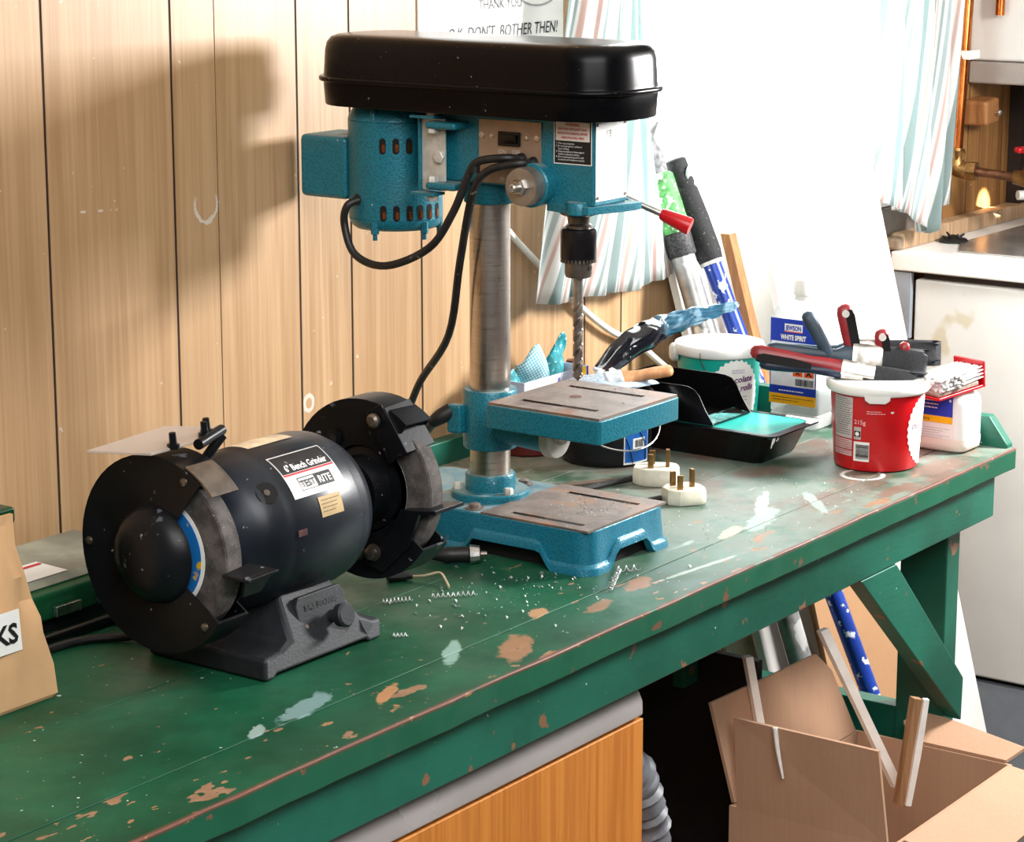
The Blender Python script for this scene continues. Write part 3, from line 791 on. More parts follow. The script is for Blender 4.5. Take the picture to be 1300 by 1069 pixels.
# ------------------------------------------------------------------ bench grinder
GY, GZ = -.155, .119
gr = thing('bench_grinder', (-.555, GY, 0), 'black twin-wheel bench grinder with a white and black label, left of the drill', 'grinder')
mb = MB()
mb.prism([(-.640, 0), (-.628, 0), (-.623, .004), (-.50, .004), (-.495, 0), (-.478, 0), (-.478, .020), (-.492, .021), (-.500, .026), (-.516, .058), (-.516, .07), (-.588, .07), (-.592, .06), (-.606, .03), (-.618, .024), (-.640, .021)], 'y', -.2265, -.085)
gb = build('pedestal', mb, M_gcast, gr, bevel=.004, seg=2)
# taper the upper part back from the bench-front side
for v in gb.data.vertices:
    if v.co.z > .03: v.co.y = v.co.y * .80 + (.012 if v.co.y < 0 else 0)
    elif v.co.z > .015 and v.co.y < -.06 and -.05 < v.co.x < .06: v.co.y += .006
fg = plane((-.551, -.2125, .034), (1, 0, 0), (0, .24, .97))
def octo(w, h, c): return [(-w + c, -h), (w - c, -h), (w, -h + c), (w, h - c * .6), (w - c * .4, h), (-w + c * .4, h), (-w, h - c * .6), (-w, -h + c)]
vs = [fg(u, v, 0) for u, v in octo(.033, .026, .012)] + [fg(u, v, .007) for u, v in octo(.033, .026, .012)]
mb = MB().add(vs, [tuple(range(7, -1, -1)), tuple(range(8, 16))] + [(i, (i + 1) % 8, 8 + (i + 1) % 8, 8 + i) for i in range(8)])
swp = build('switch_cover', mb, M_gcast, gr, bevel=.0012)
letters('BALL BEARING', fg, 0, .0125, .0072, M_gcast, swp, 'CENTER', .0078, bold=.0002, xs=.95)
lines('raised_marks', fg, -.016, -.0185, .016, 1, .004, .0048, M_gcast, swp, 31, .0079, 0)
mb = MB(); kc = fg(.010, 0, .007); kn = (fg(0, 0, 1) - fg(0, 0, 0)).normalized()
mb.tube([kc, kc + kn * .010, kc + kn * .0101, kc + kn * .018, kc + kn * .020], [.006, .006, .0105, .0115, .0095], 24, 0)
build('switch_knob', mb, M_gcast, swp)
for u in (-.026, .027):
    p = fg(u, -.002, .007); build('screw', MB().tube([p, p + kn * .0016, p + kn * .002], [.0028, .0026, .001], 10, 0), M_rust, swp)
BR = .073
mb = MB(); mb.lathe([(.026, -.662), (.034, -.650), (.044, -.642), (.060, -.632), (.068, -.620), (.0718, -.6), (.0722, -.592), (BR, -.590), (BR, -.506), (.0722, -.5045), (.071, -.494), (.064, -.480), (.052, -.470), (.036, -.462), (.030, -.452)], (0, GY, GZ), 'x', 64)
mo2 = build('motor_body', mb, M_gbody, gr, smooth=45)
# print on the body: u runs down the front of the cylinder, v along its axis (left to right)
def gf(u, v, h):      # u along +x, v up the curve (towards the top)
    a = math.radians(38) + v / BR
    return Vector((-.548 + u, GY - (BR + h) * math.cos(a), GZ + (BR + h) * math.sin(a)))
def gpatch(name, u0, v0, u1, v1, m, par, h): return patch(name, gf, u0, v0, u1, v1, m, par, h, 1, 10)
def gpatch2(name, u0, v0, u1, v1, m, par, h):
    mb = MB(); mb.grid(lambda s, t: gf(u0 + (u1 - u0) * s, v0 + (v1 - v0) * t, h), 2, 12); return build(name, mb, m, par, keepn=True)
gl = gpatch2('maker_label', -.040, -.012, .030, .035, mat('silver_label', '#d3d2d2', .4, .2, .03), gr, .0004)
gpatch2('label_head', -.0385, .0125, .0285, .0335, mat('scuffed_black_label', '#161518', .5, 0, .2, 60, 0, 100, [('#9b958e', .32, 60)]), gl, .0007)
gpatch2('label_rule', -.0385, .0102, .0285, .0118, M_redp, gl, .0007)
letters('6" Bench Grinder', gf, -.004, .0145, .0098, M_white, gl, 'CENTER', .001, bold=.00025, xs=.80)
mb = MB()
for a, b, c, d in ((-.026, -.0065, -.004, -.0058), (-.026, .0055, -.004, .0062), (-.026, -.0065, -.0253, .0062)):
    mb.grid(lambda s, t, a=a, b=b, c=c, d=d: gf(a + (c - a) * s, b + (d - b) * t, .0008), 2, 4)
build('label_box', mb, M_ink, gl, keepn=True)
gpatch2('label_block', -.004, -.0065, .018, .0062, M_ink, gl, .0008)
letters('TEST', gf, -.0150, -.0038, .0096, M_ink, gl, 'CENTER', .001, bold=.0002, xs=.9)
letters('RITE', gf, .0070, -.0038, .0096, M_white, gl, 'CENTER', .0012, bold=.0002, xs=.9)
sl = gpatch2('rating_sticker', -.012, -.0345, .018, -.0160, mat('yellowed_paper', '#b59a6a', .6, 0, .1, 40), gr, .0004)
lines('fine_print', gf, -.009, -.0195, .015, 4, .0034, .0009, mat('faded_print', '#7d6740', .6), sl, 5, .0008)
gpatch2('top_sticker', -.038, .058, .022, .088, mat('peeling_cream_paper', '#d8c3a4', .7, 0, .18, 50), gr, .0004)
gpatch2('red_scuff', -.046, -.045, -.034, -.039, mat('red_paint_smear', '#4f2a27', .5, 0, .3, 90), gr, .0003)
# dimpled screw recesses of the end bell
for a in (40, 160, 280):
    a = math.radians(a); p = Vector((-.612, GY - .0665 * math.cos(a), GZ + .0665 * math.sin(a)))
    n = Vector((-.35, -math.cos(a), math.sin(a))).normalized()
    mb = MB(); mb.tube([p - n * .002, p + n * .0035], [.0125, .0105], 18, 0); rc = build('screw_recess', mb, M_void, mo2)
    mb = MB(); mb.tube([p + n * .002, p + n * .0045], [.0035, .003], 10, 0); build('screw', mb, M_dsteel, rc)
def sector(mb, r0, r1, a0, a1, x0, x1, n=40):
    """annular sector about the wheel axis; angle 0 points to the bench front, 90 up"""
    vs = []
    for i in range(n + 1):
        a = math.radians(a0 + (a1 - a0) * i / n)
        for r in (r0, r1):
            for x in (x0, x1): vs.append((x, GY - r * math.cos(a), GZ + r * math.sin(a)))
    fs = []
    for i in range(n):
        o, p = i * 4, i * 4 + 4
        fs += [(o, o + 1, p + 1, p), (o + 2, p + 2, p + 3, o + 3), (o, p, p + 2, o + 2), (o + 1, o + 3, p + 3, p + 1)]
    fs += [(0, 2, 3, 1), (n * 4, n * 4 + 1, n * 4 + 3, n * 4 + 2)]
    return mb.add(vs, fs)
def wheel_set(xo, sgn, left):
    """xo: outer guard plate; sgn: +1 when the motor lies towards +x"""
    x = lambda d: xo + sgn * d
    mb = MB(); sector(mb, .001, .088, 52, 326, min(x(0), x(.002)), max(x(0), x(.002)))
    g = build('wheel_guard', mb, M_gblack, gr, bevel=.0006)
    mb = MB(); sector(mb, .0855, .088, 52, 326, min(x(.002), x(.036)), max(x(.002), x(.036))); build('guard_rim', mb, M_gblack, g)
    mb = MB(); sector(mb, .043, .088, 52, 326, min(x(.036), x(.038)), max(x(.036), x(.038))); build('guard_inner_plate', mb, M_gblack, g)
    w = MB(); w.lathe([(.02, x(.009)), (.074, x(.009)), (.0755, x(.0105)), (.0755, x(.0275)), (.074, x(.029)), (.02, x(.029))], (0, GY, GZ), 'x', 72)
    ws = build('grinding_wheel', w, M_stone, gr)
    mb = MB(); mb.lathe([(.018, x(.0085)), (.0505, x(.0085)), (.0505, x(.0088))], (0, GY, GZ), 'x', 48)
    bl = build('paper_washer', mb, M_white, ws)
    mb = MB(); mb.lathe([(.016, x(.0080)), (.0465, x(.0080)), (.0465, x(.0084))], (0, GY, GZ), 'x', 48); build('printed_ring', mb, mat('blue_ring', '#1a6fb8', .45, 0, .03, 20, 0, 100, [('#e6b422', .38, 40)]), bl)
    mb = MB(); mb.lathe([(.0475, x(.0295)), (.018, x(.0295)), (.0475, x(.0292))], (0, GY, GZ), 'x', 48); build('paper_washer', mb, M_white, ws)
    mb = MB(); mb.lathe([(.041, x(.0295)), (.041, x(.0345)), (.034, x(.0365)), (.032, x(.05)), (.030, x(.056))], (0, GY, GZ), 'x', 36); build('wheel_flange', mb, M_gblack, ws)
    mb = MB(); mb.lathe([(.0435, x(.0)), (.0425, x(-.004)), (.036, x(-.013)), (.024, x(-.0185)), (.010, x(-.0205)), (.0, x(-.021))], (0, GY, GZ), 'x', 48); build('guard_dome', mb, M_gblack, g, smooth=60)
    for a in (62, 180, 316):
        a = math.radians(a); p = (0, GY - .079 * math.cos(a), GZ + .079 * math.sin(a))
        mb = MB(); mb.lathe([(.0038, x(0)), (.0034, x(-.002)), (.0012, x(-.0026))], p, 'x', 12); build('screw', mb, M_dsteel, g)
    return g, ws
gL, wL = wheel_set(-.699, 1, True)
gR, wR = wheel_set(-.378, -1, False)
# left spark arrester, tool rests
mb = MB(); sector(mb, .0885, .0905, 42, 66, -.697, -.664, 8); build('spark_deflector', mb, M_dsteel, gL)
def slabq(name, pts, th, m, par, bev=.0008): return build(name, MB().slab(pts, th), m, par, bevel=bev)
rl = slabq('tool_rest', [(-.703, -.236, .1155), (-.664, -.232, .1165), (-.664, -.266, .1165), (-.703, -.266, .1155)], .003, M_gblack, gr)
slabq('rest_lip', [(-.702, -.262, .1155), (-.665, -.262, .1155), (-.672, -.252, .096), (-.695, -.252, .096)], .003, M_gblack, rl)
slabq('rest_arm', [(-.663, -.250, .1155), (-.663, -.236, .1155), (-.660, -.172, .052), (-.660, -.184, .044)], .004, M_gblack, rl)
rr = slabq('tool_rest', [(-.421, -.205, .106), (-.376, -.203, .106), (-.376, -.246, .112), (-.421, -.246, .112)], .004, M_gblack, gr)
slabq('rest_arm', [(-.421, -.204, .107), (-.421, -.228, .109), (-.421, -.214, .072), (-.421, -.182, .042), (-.421, -.160, .046), (-.421, -.190, .080)], .005, M_gblack, rr)
for y, z in ((-.172, .060), (-.153, .058)):
    mb = MB(); mb.lathe([(.0085, -.4205), (.0085, -.4225), (.006, -.423), (.006, -.428), (.0045, -.429)], (0, y, z), 'x', 12); build('rest_bolt', mb, M_dsteel, rr)
# right spark arrester: an angle plate bolted to the inner guard
sa = slabq('spark_arrester', [(-.4205, -.164, .196), (-.4205, -.182, .206), (-.4205, -.213, .163), (-.4205, -.190, .148)], .002, M_gblack, gR)
slabq('arrester_flap', [(-.4205, -.186, .2035), (-.381, -.186, .2055), (-.381, -.216, .166), (-.4205, -.213, .163)], .002, M_gblack, sa)
mb = MB(); mb.lathe([(.007, -.4225), (.007, -.426), (.0045, -.428)], (0, -.176, .190), 'x', 14); build('arrester_screw', mb, M_dsteel, sa)
mb = MB(); mb.lathe([(.009, -.4165), (.009, -.419), (.005, -.4195)], (0, -.122, .165), 'x', 16); hl = build('guard_boss', mb, M_gblack, gR)
mb = MB(); mb.lathe([(.0045, -.4190), (.0045, -.4197)], (0, -.122, .165), 'x', 12); build('boss_hole', mb, M_void, hl)
# eye shield on its rod above the left wheel
sh = slabq('eye_shield', [(-.739, -.118, .2115), (-.715, -.170, .2115), (-.672, -.176, .2135), (-.622, -.168, .218), (-.646, -.120, .216)], .0025, M_shield, gr, .0006)
mb = MB(); mb.tube([(-.644, -.160, .188), (-.636, -.168, .204), (-.628, -.172, .214)], .0045, 10, 4); rod = build('shield_rod', mb, M_gblack, gr)
mb = MB(); mb.cyl((-.673, -.185, .2155), (-.628, -.171, .2185), .0048, .0048, 12); build('clamp_bar', mb, M_gblack, rod)
for p in ((-.690, -.172, .2135), (-.655, -.176, .2175), (-.646, -.170, .218)):
    mb = MB(); mb.tube([p, (p[0], p[1], p[2] + .004), (p[0], p[1], p[2] + .0041), (p[0] - .001, p[1], p[2] + .014)], [.0055, .0055, .0033, .003], 8, 0); build('clamp_screw', mb, M_gblack, rod)
mb = MB(); mb.tube([(-.60, -.088, .02), (-.62, -.05, .006), (-.66, -.015, .0045), (-.74, -.012, .0045), (-.95, -.004, .0045)], .004, 10, 5); build('grinder_cable', mb, M_rubber, gr)
# ------------------------------------------------------------------ things on the bench
def brush(name, label, A, B, wd, width, thick, hlen, flen, mh, mb_, group=None, inlay=None, hole=False, mf=None, hw=.0095):
    A, B = Vector(A), Vector(B); L = (B - A).length; t = (B - A) / L
    w = Vector(wd); w = (w - t * w.dot(t)).normalized(); n = t.cross(w)
    o = thing(name, A.lerp(B, .6), label, 'paintbrush', group)
    def ring(s, a, b, k=20, p=2.6):
        out = []
        for i in range(k):
            q = 2 * PI * i / k; c, sn = math.cos(q), math.sin(q)
            out.append(A + t * s + w * (a * math.copysign(abs(c) ** (2 / p), c)) + n * (b * math.copysign(abs(sn) ** (2 / p), sn)))
        return out
    prof = [(0, hw * .35, .002), (hlen * .03, hw * .8, .0045), (hlen * .10, hw, .0058), (hlen * .35, hw * .92, .0062), (hlen * .62, hw * .70, .0062), (hlen * .80, hw * .85, .0066), (hlen * .92, width * .44, thick * .48), (hlen, width * .47, thick * .48)]
    m = MB(); loft(m, [ring(*p) for p in prof]); h = build('handle', m, mh, o, smooth=60)
    m = MB(); loft(m, [ring(hlen - .002, width * .5, thick * .5, 20, 5), ring(hlen + .003, width * .51, thick * .52, 20, 5), ring(hlen + .005, width * .5, thick * .5, 20, 5), ring(hlen + flen * .8, width * .5, thick * .5, 20, 5), ring(hlen + flen * .85, width * .51, thick * .52, 20, 5), ring(hlen + flen, width * .5, thick * .5, 20, 5)])
    build('ferrule', m, mf or M_ferrule, o, smooth=30)
    bl = L - hlen - flen
    m = MB(); R = random.Random(len(label)); tipw = [R.uniform(.94, 1.04) for _ in range(28)]
    def rb(s, a, b, jag=0):
        r = ring(s, a, b, 28, 5)
        return [p + t * (jag * (tipw[i] - 1) * .1) for i, p in enumerate(r)]
    loft(m, [rb(hlen + flen - .002, width * .47, thick * .44), rb(hlen + flen + bl * .5, width * .51, thick * .5), rb(hlen + flen + bl * .92, width * .50, thick * .34, 1), rb(L, width * .47, thick * .16, 1)])
    build('bristles', m, mb_, o, smooth=40)
    if inlay:
        m = MB(); loft(m, [ring(hlen * a, hw * .60 * sc, .0001) for a, sc in ((.08, .6), (.14, 1), (.45, 1), (.66, .6))])
        i2 = MB()
        for sgn in (1, -1):
            pts = []
            for a, sc in ((.07, .5), (.14, 1), (.45, 1), (.66, .6)): pts.append((a, sc))
            vs = [A + t * hlen * a + w * (hw * .55 * sc * q + hw * inlay) + n * (sgn * .0064) for a, sc in pts for q in (1, -1)]
            i2.add(vs, [(0, 1, 3, 2), (2, 3, 5, 4), (4, 5, 7, 6)])
        build('grip_inlay', i2, M_void, h)
    if hole:
        c = A + t * (hlen * .11)
        m = MB(); m.tube([c - n * .0070, c + n * .0070], [.0045, .0045], 16, 0)
        build('hanging_hole', m, M_holewhite, h)
    return o
M_ferrule = mat('paint_smeared_ferrule', '#b9b4ad', .32, .85, .2, 80, 0, 100, [('#e8e8e6', .40, 60), ('#5e4a3c', .28, 90)])
def bristle_mat(name, a, b, tip=None):
    n = NB(name); g = n.noise(1.0, 4, n.scaled((350, 350, 350)), .6)
    n.set('Base Color', n.mix(n.step(g, .35, .65), lin(a), lin(b))); n.set('Roughness', .6); n.bump(g, .3, .0008)
    return n.m
M_brdark = bristle_mat('dark_bristle', '#07090d', '#161b22')
M_brwhite = bristle_mat('white_bristle', '#d9d9d8', '#f6f6f6')
M_holewhite = mat('pale_hole_liner', '#e9e4de', .6)
M_redh = mat('red_lacquered_handle', '#8e2128', .35, 0, .1, 40)
M_blueh = mat('grey_blue_handle', '#2e4152', .45, 0, .2, 40, 0, 100, [('#8195a0', .27, 70)])
M_navyh = mat('navy_handle', '#16243f', .4, 0, .15, 40)

# red tub
TR = lambda v: .0500 + .0065 * v / .1
rt = thing('red_tub', (.405, -.281, 0), 'red plastic sweet tub with a white rim, full of paintbrushes', 'tub')
mb = MB(); mb.lathe([(.0, .0005), (.047, .0005), (.0495, .002), (.0502, .005), (TR(.095), .095), (.0595, .095), (.0612, .0965), (.0612, .1025), (.060, .105), (.0565, .105), (.0560, .1), (.048, .004), (.0, .004)], (.405, -.281, 0), seg=64)
build('tub_body', mb, M_redtub, rt, smooth=40)
mb = MB(); mb.lathe([(.0575, .0930), (.0600, .0935), (.0618, .096), (.0618, .103), (.0605, .1058), (.0575, .1062), (.0560, .104)], (.405, -.281, 0), seg=64)
rim = build('rim', mb, M_milky, rt, smooth=60)
rc = (.405, -.281, 0); CA = math.radians(207)
rf = cylf(rc, CA, TR)
tabf = cylf(rc, CA, lambda v: .0612)
poly('lift_tab', tabf, [(-.016, .098), (.016, .098), (.0145, .090), (.009, .0865), (-.009, .0865), (-.0145, .090)], M_milky, rim, .0006)
tabl = patch('nutrition_panel', rf, -.060, .040, -.030, .0905, mat('grey_print_panel', '#c9c3c2', .5, 0, .05), rt, .0004)
lines('fine_print', rf, -.058, .088, -.031, 17, .0027, .0010, mat('grey_print', '#77706f', .5), tabl, 8, .0008, .2)
p2 = patch('ingredients_panel', rf, -.060, .0265, -.030, .0385, mat('pale_pink_panel', '#d9c6c7', .5), rt, .0004)
lines('fine_print', rf, -.058, .0365, -.031, 4, .0026, .0009, M_redp, p2, 9, .0008)
p3 = patch('address_panel', rf, -.060, .0185, -.030, .0250, mat('pale_pink_panel', '#d9c6c7', .5), rt, .0004)
lines('fine_print', rf, -.058, .0235, -.031, 2, .0026, .0009, M_redp, p3, 10, .0008)
pb = patch('barcode_panel', rf, -.0275, .0135, -.0080, .0375, M_white, rt, .0004)
barcode(rf, -.0245, .0165, -.0085, .0345, pb, 2, False)
letters('215g', rf, -.0275, .0590, .0075, mat('pink_print', '#f0b9bd', .5), rt, 'LEFT', .0006, bold=.0001)
pl = patch('logo_panel', rf, -.0275, .0400, -.0185, .0555, mat('silver_panel', '#b9b2b0', .5), rt, .0004)
patch('logo_block', rf, -.0270, .0435, -.0190, .0505, M_ink, pl, .0007)
poly('logo_mark', rf, [(-.0230 + .0026 * math.cos(2 * PI * k / 12), .047 + .0026 * math.sin(2 * PI * k / 12)) for k in range(12)], M_white, pl, .001, 1)
lines('fine_print', rf, -.012, .0755, .010, 2, .0026, .0010, mat('pink_print', '#f0b9bd', .5), rt, 12, .0006)
poly('heart_mark', rf, [(.018, .0728), (.0158, .0748), (.0165, .076), (.018, .0752), (.0195, .076), (.0202, .0748)], M_white, rt, .0006, 1)
def star(cx, cy, rx, ry, n, d): return [((cx + rx * (1 + (d if k % 2 else 0)) * math.cos(2 * PI * k / (2 * n))), (cy + ry * (1 + (d if k % 2 else 0)) * math.sin(2 * PI * k / (2 * n)))) for k in range(2 * n)]
sb = poly('starburst_panel', rf, star(.071, .048, .030, .041, 30, .07), M_white, rt, .0004, 4)
letters('chocolate', rf, .0455, .052, .010, M_purp, sb, 'LEFT', .0008, shear=.2)
G_BR = 'paintbrushes in the red tub'
brush('paintbrush', 'paintbrush with red and black handle lying flat across the red tub rim', (.3225, -.1525, .137), (.428, -.318, .1035), (.3, .2, 1), .019, .012, .112, .038, M_redh, M_brdark, G_BR, inlay=-.7)
brush('paintbrush', 'wide brush with blue-grey handle and thick black bristles on the red tub', (.336, -.166, .1385), (.449, -.322, .1205), (.25, .1, 1), .034, .017, .105, .034, M_blueh, M_brdark, G_BR)
brush('paintbrush', 'black-bristled brush behind the wide one, its blue handle towards the spirit bottle', (.348, -.158, .1345), (.468, -.329, .131), (.25, .1, 1), .031, .013, .108, .034, M_blueh, M_brdark, G_BR)
brush('paintbrush', 'slim navy-handled brush beneath the red-handled one on the red tub', (.326, -.163, .1225), (.412, -.295, .106), (.3, .2, 1), .016, .010, .10, .024, M_navyh, M_brdark, G_BR, hw=.0075)
brush('paintbrush', 'grey-blue handled brush standing tilted at the back of the red tub', (.3675, -.2005, .1825), (.41, -.292, .010), (.6, -.8, 0), .024, .012, .108, .03, M_blueh, M_brdark, G_BR, hw=.0085)
brush('paintbrush', 'tallest red and black brush handle with a hole, upright in the red tub', (.3965, -.236, .1915), (.405, -.275, .012), (.58, -.81, 0), .025, .012, .102, .03, M_redh, M_brdark, G_BR, inlay=.5, hole=True, hw=.0100)
brush('paintbrush', 'short red and black brush handle with a hole, at right of the red tub', (.4185, -.276, .1625), (.425, -.292, .012), (.58, -.81, 0), .022, .011, .085, .03, M_redh, M_brdark, G_BR, inlay=.4, hole=True, hw=.0088)
brush('paintbrush', 'brush showing only a small dark red handle tip, beyond the wide black bristles', (.4345, -.300, .147), (.433, -.296, .012), (.58, -.81, 0), .016, .010, .08, .025, M_redh, M_brdark, G_BR, hw=.007)

# litre bottle with the caked brush on top
bt = thing('litre_bottle', (.535, -.312, 0), 'squat milky one litre bottle with a blue and yellow label at the bench corner', 'bottle')
mb = MB(); loft(mb, [[Vector((x, y, z)) for x, y in rrect(.504 + d, .562 - d, -.349 + d, -.276 - d, .014 - d * .5, 6)] for d, z in ((.006, .0005), (.001, .004), (0, .012), (0, .060), (.002, .068), (.007, .0735), (.014, .0755))])
build('bottle_body', mb, M_milky, bt, smooth=50)
fb = plane((.504, 0, 0), (0, -1, 0), (0, 0, 1))
lb = patch('label', fb, .277, .0455, .3335, .0715, M_bluep, bt, .0006); patch('label_band', fb, .277, .037, .3335, .0455, M_yelp, bt, .0006)
letters('1 litre', fb, .288, .0392, .0062, M_ink, bt, 'LEFT', .001)
lines('fine_print', fb, .281, .0690, .314, 4, .0045, .0014, M_white, lb, 4, .001)
poly('label_mark', fb, [(.330 + .0016 * math.cos(2 * PI * k / 10), .066 + .0018 * math.sin(2 * PI * k / 10)) for k in range(10)], M_white, lb, .001, 1)
lines('fine_print', fb, .283, .0300, .330, 6, .0030, .0010, mat('pale_grey_print', '#cfc9c9', .5), bt, 6, .0005)
mb = MB(); loft(mb, [[Vector((x, y, z)) for x, y in rrect(.5034 + d, .5626 - d, -.3496 + d, -.2754 - d, .014, 6)] for d, z in ((.006, .0008), (.0008, .004), (0, .0115), (0, .0175))], False, False)
build('settled_paint', mb, mat('pinkish_white_paint', '#e7d8cc', .4, 0, .03), bt, smooth=60)
hb = thing('wallpaper_brush', (.52, -.318, .0757), 'red-backed brush with paint-caked white bristles lying on the litre bottle', 'brush')
MM = Matrix.Translation((.5165, -.3215, .0758)) @ Matrix.Rotation(math.atan2(-.26, .965), 4, 'Z') @ Matrix.Rotation(math.radians(-5), 4, 'Y')
build('red_stock', MB().box(-.045, .036, -.024, .024, 0, .0035, MM), M_redpl, hb, bevel=.001)
build('bristle_pad', MB().box(-.043, .030, -.022, .022, .0036, .010, MM), bristle_mat('brown_grey_bristle', '#8a7b70', '#a99b90'), hb, bevel=.002)
R = random.Random(3); tu = MB()
for i in range(46):
    y = -.022 + .044 * (i % 12) / 11; z = .0115 + .0045 * (i // 12); x0 = -.044 + R.uniform(0, .012)
    tu.tube([MM @ Vector((x0, y, z)), MM @ Vector((x0 + .03, y + R.uniform(-.001, .001), z + R.uniform(-.001, .001))), MM @ Vector((.038 + R.uniform(-.006, .004), y * 1.04, z + .002))], [.0026, .0023, .0008], 6, 2)
o = build('bristles', tu, M_brwhite, hb, smooth=60); o['kind'] = 'stuff'
mb = MB()
for i in range(34):
    p = MM @ Vector((-.044 + R.random() * .042, -.025, .010 + R.random() * .016)); s_ = R.uniform(.0015, .0032)
    mb.lathe([(0, -s_), (s_ * .8, -s_ * .5), (s_, 0), (s_ * .7, s_ * .6), (0, s_)], p, seg=7, squash=(1.5, .8))
o = build('caked_paint', mb, mat('caked_grey_paint', '#b5b3b0', .6, 0, .5, 160), hb, smooth=60); o['kind'] = 'stuff'
build('red_end', MB().box(.0365, .040, -.024, .024, 0, .033, MM), M_redpl, hb, bevel=.001)
pr = [MM @ Vector((.040 + .010 * math.sin(a), -.012, .013 + .010 * math.cos(a))) for a in [PI * k / 8 for k in range(9)]]
build('hanging_ring', MB().tube(pr, .0016, 8, 2), M_redpl, hb)

# white spirit bottle
ws = thing('spirit_bottle', (.535, -.106, 0), 'tall clear white spirit bottle with blue and yellow label by the bench end', 'bottle')
mb = MB(); loft(mb, [[Vector((x, y, z)) for x, y in rrect(.511 + d, .560 - d, -.142 + d, -.071 - d, .010 - d * .3, 5)] for d, z in ((.004, .0008), (0, .004), (0, .018), (.0015, .020), (0, .022), (0, .146), (.004, .156), (.013, .165))], True, True)
build('bottle_body', mb, M_clearpl, ws, smooth=50)
mb = MB(); mb.lathe([(.012, .165), (.012, .172), (.0145, .172), (.0145, .190), (.0135, .192), (0, .192)], (.5355, -.1065, 0), seg=24); build('cap', mb, M_whitepl, ws)
fs = plane((.511, 0, 0), (0, -1, 0), (0, 0, 1))
lb = patch('label', fs, .073, .0375, .1405, .1425, M_bluep, ws, .0006)
patch('label_panel', fs, .0745, .0555, .139, .1130, mat('pale_label_panel', '#e3e6ee', .5), lb, .0009)
patch('label_band', fs, .073, .0320, .1405, .0450, M_yelp, lb, .0010)
patch('label_flash', fs, .105, .1000, .1375, .1095, M_yelp, lb, .0012)
patch('hazard_square', fs, .107, .0695, .121, .0830, M_orap, lb, .0012); patch('hazard_square', fs, .123, .0695, .137, .0830, M_orap, lb, .0012)
letters('x', fs, .130, .0715, .016, M_ink, lb, 'CENTER', .0015, bold=.0005)
letters('x', fs, .114, .0715, .013, M_ink, lb, 'CENTER', .0015, bold=.0002)
pj = patch('name_panel', fs, .0935, .1265, .1195, .1365, M_white, lb, .0010); letters('JEWSON', fs, .1065, .1285, .0085, M_bluep, pj, 'CENTER', .0014, bold=.0003, fit=.0225)
patch('name_rule', fs, .0935, .1258, .1195, .1270, M_orap, pj, .0012)
letters('WHITE SPIRIT', fs, .1065, .1160, .0088, M_white, lb, 'CENTER', .0012, bold=.0004, xs=.68)
lines('fine_print', fs, .077, .1085, .102, 5, .0027, .0009, mat('slate_print', '#7d87a3', .5), lb, 14, .0014)
lines('fine_print', fs, .077, .0960, .136, 4, .0027, .0009, mat('slate_print', '#7d87a3', .5), lb, 15, .0014)
barcode(fs, .111, .0575, .137, .0665, lb, 5, True, .0014)
lines('fine_print', fs, .087, .0495, .130, 1, .003, .0014, M_white, lb, 16, .0014)
lines('fine_print', fs, .077, .0405, .137, 2, .0035, .0010, mat('brown_print', '#7a5a10', .5), lb, 17, .0014)

# teal tub
tt = thing('teal_tub', (.501, 0, 0), 'teal and white plastic tub with a chocolate mini rolls panel, behind the paint tray', 'tub')
T2 = lambda v: .0495 + .0055 * v / .1
tc = (.501, -.003, 0)
mb = MB(); mb.lathe([(0, .0005), (.047, .0005), (.0495, .004), (T2(.094), .094), (.0548, .1), (.0536, .1), (.047, .022), (0, .022)], tc, seg=56); build('tub_body', mb, M_tealpl, tt, smooth=40)
mb = MB(); mb.lathe([(.0552, .0905), (.0575, .091), (.0590, .0935), (.0590, .101), (.0575, .1045), (.0548, .1045), (.0538, .101), (.0536, .094)], tc, seg=56); rm2 = build('rim', mb, M_milky, tt, smooth=60)
mb = MB(); mb.lathe([(.0542, .1042), (.0532, .103), (.0528, .093), (.0485, .045), (.0474, .03), (0, .03)], tc, seg=48); build('white_residue', mb, M_milky, tt, smooth=60)
build('handle_boss', MB().lathe([(.012, .0), (.012, .006), (.009, .009), (0, .009)], (0, 0, 0), 'x', 20, M=Matrix.Translation((.501 + .054 * math.cos(math.radians(132)), -.001 + .054 * math.sin(math.radians(132)), .092)) @ Matrix.Rotation(math.radians(132), 4, 'Z')), M_milky, rm2)
tf = cylf(tc, math.radians(203), T2)
sb = poly('starburst_panel', tf, star(.030, .044, .034, .044, 30, .07), M_white, tt, .0005, 4)
letters('chocolate', tf, .032, .060, .0112, M_purp, sb, 'CENTER', .0010, shear=.25, bold=.0003, rot=.06)
letters('mini rolls', tf, .034, .0485, .0112, M_purp, sb, 'CENTER', .0010, shear=.25, bold=.0003, rot=.06)
lines('fine_print', tf, .016, .0410, .046, 3, .0045, .0012, mat('grey_violet_print', '#a79bab', .5), sb, 20, .0010)
lines('fine_print', tf, .024, .0760, .042, 2, .0030, .0022, mat('pale_violet_print', '#c7bfd0', .5), sb, 21, .0010, 0)
poly('roll_picture', tf, [(.040 + .0055 * math.cos(2 * PI * k / 14), .020 + .011 * math.sin(2 * PI * k / 14)) for k in range(14)], mat('cake_brown', '#a8694a', .5), sb, .0012, 1)
poly('roll_picture', tf, [(.028 + .0085 * math.cos(2 * PI * k / 14), .012 + .007 * math.sin(2 * PI * k / 14)) for k in range(14)], mat('cake_tan', '#b98158', .5), sb, .0010, 1)
mb = MB(); mb.tube([tf(-.016, .099, .004), tf(-.0155, .090, .0042), tf(-.011, .078, .0015), tf(-.008, .062, .001), tf(-.0085, .05, .001)], .0006, 6, 4); build('wire_bit', mb, M_dsteel, tt)

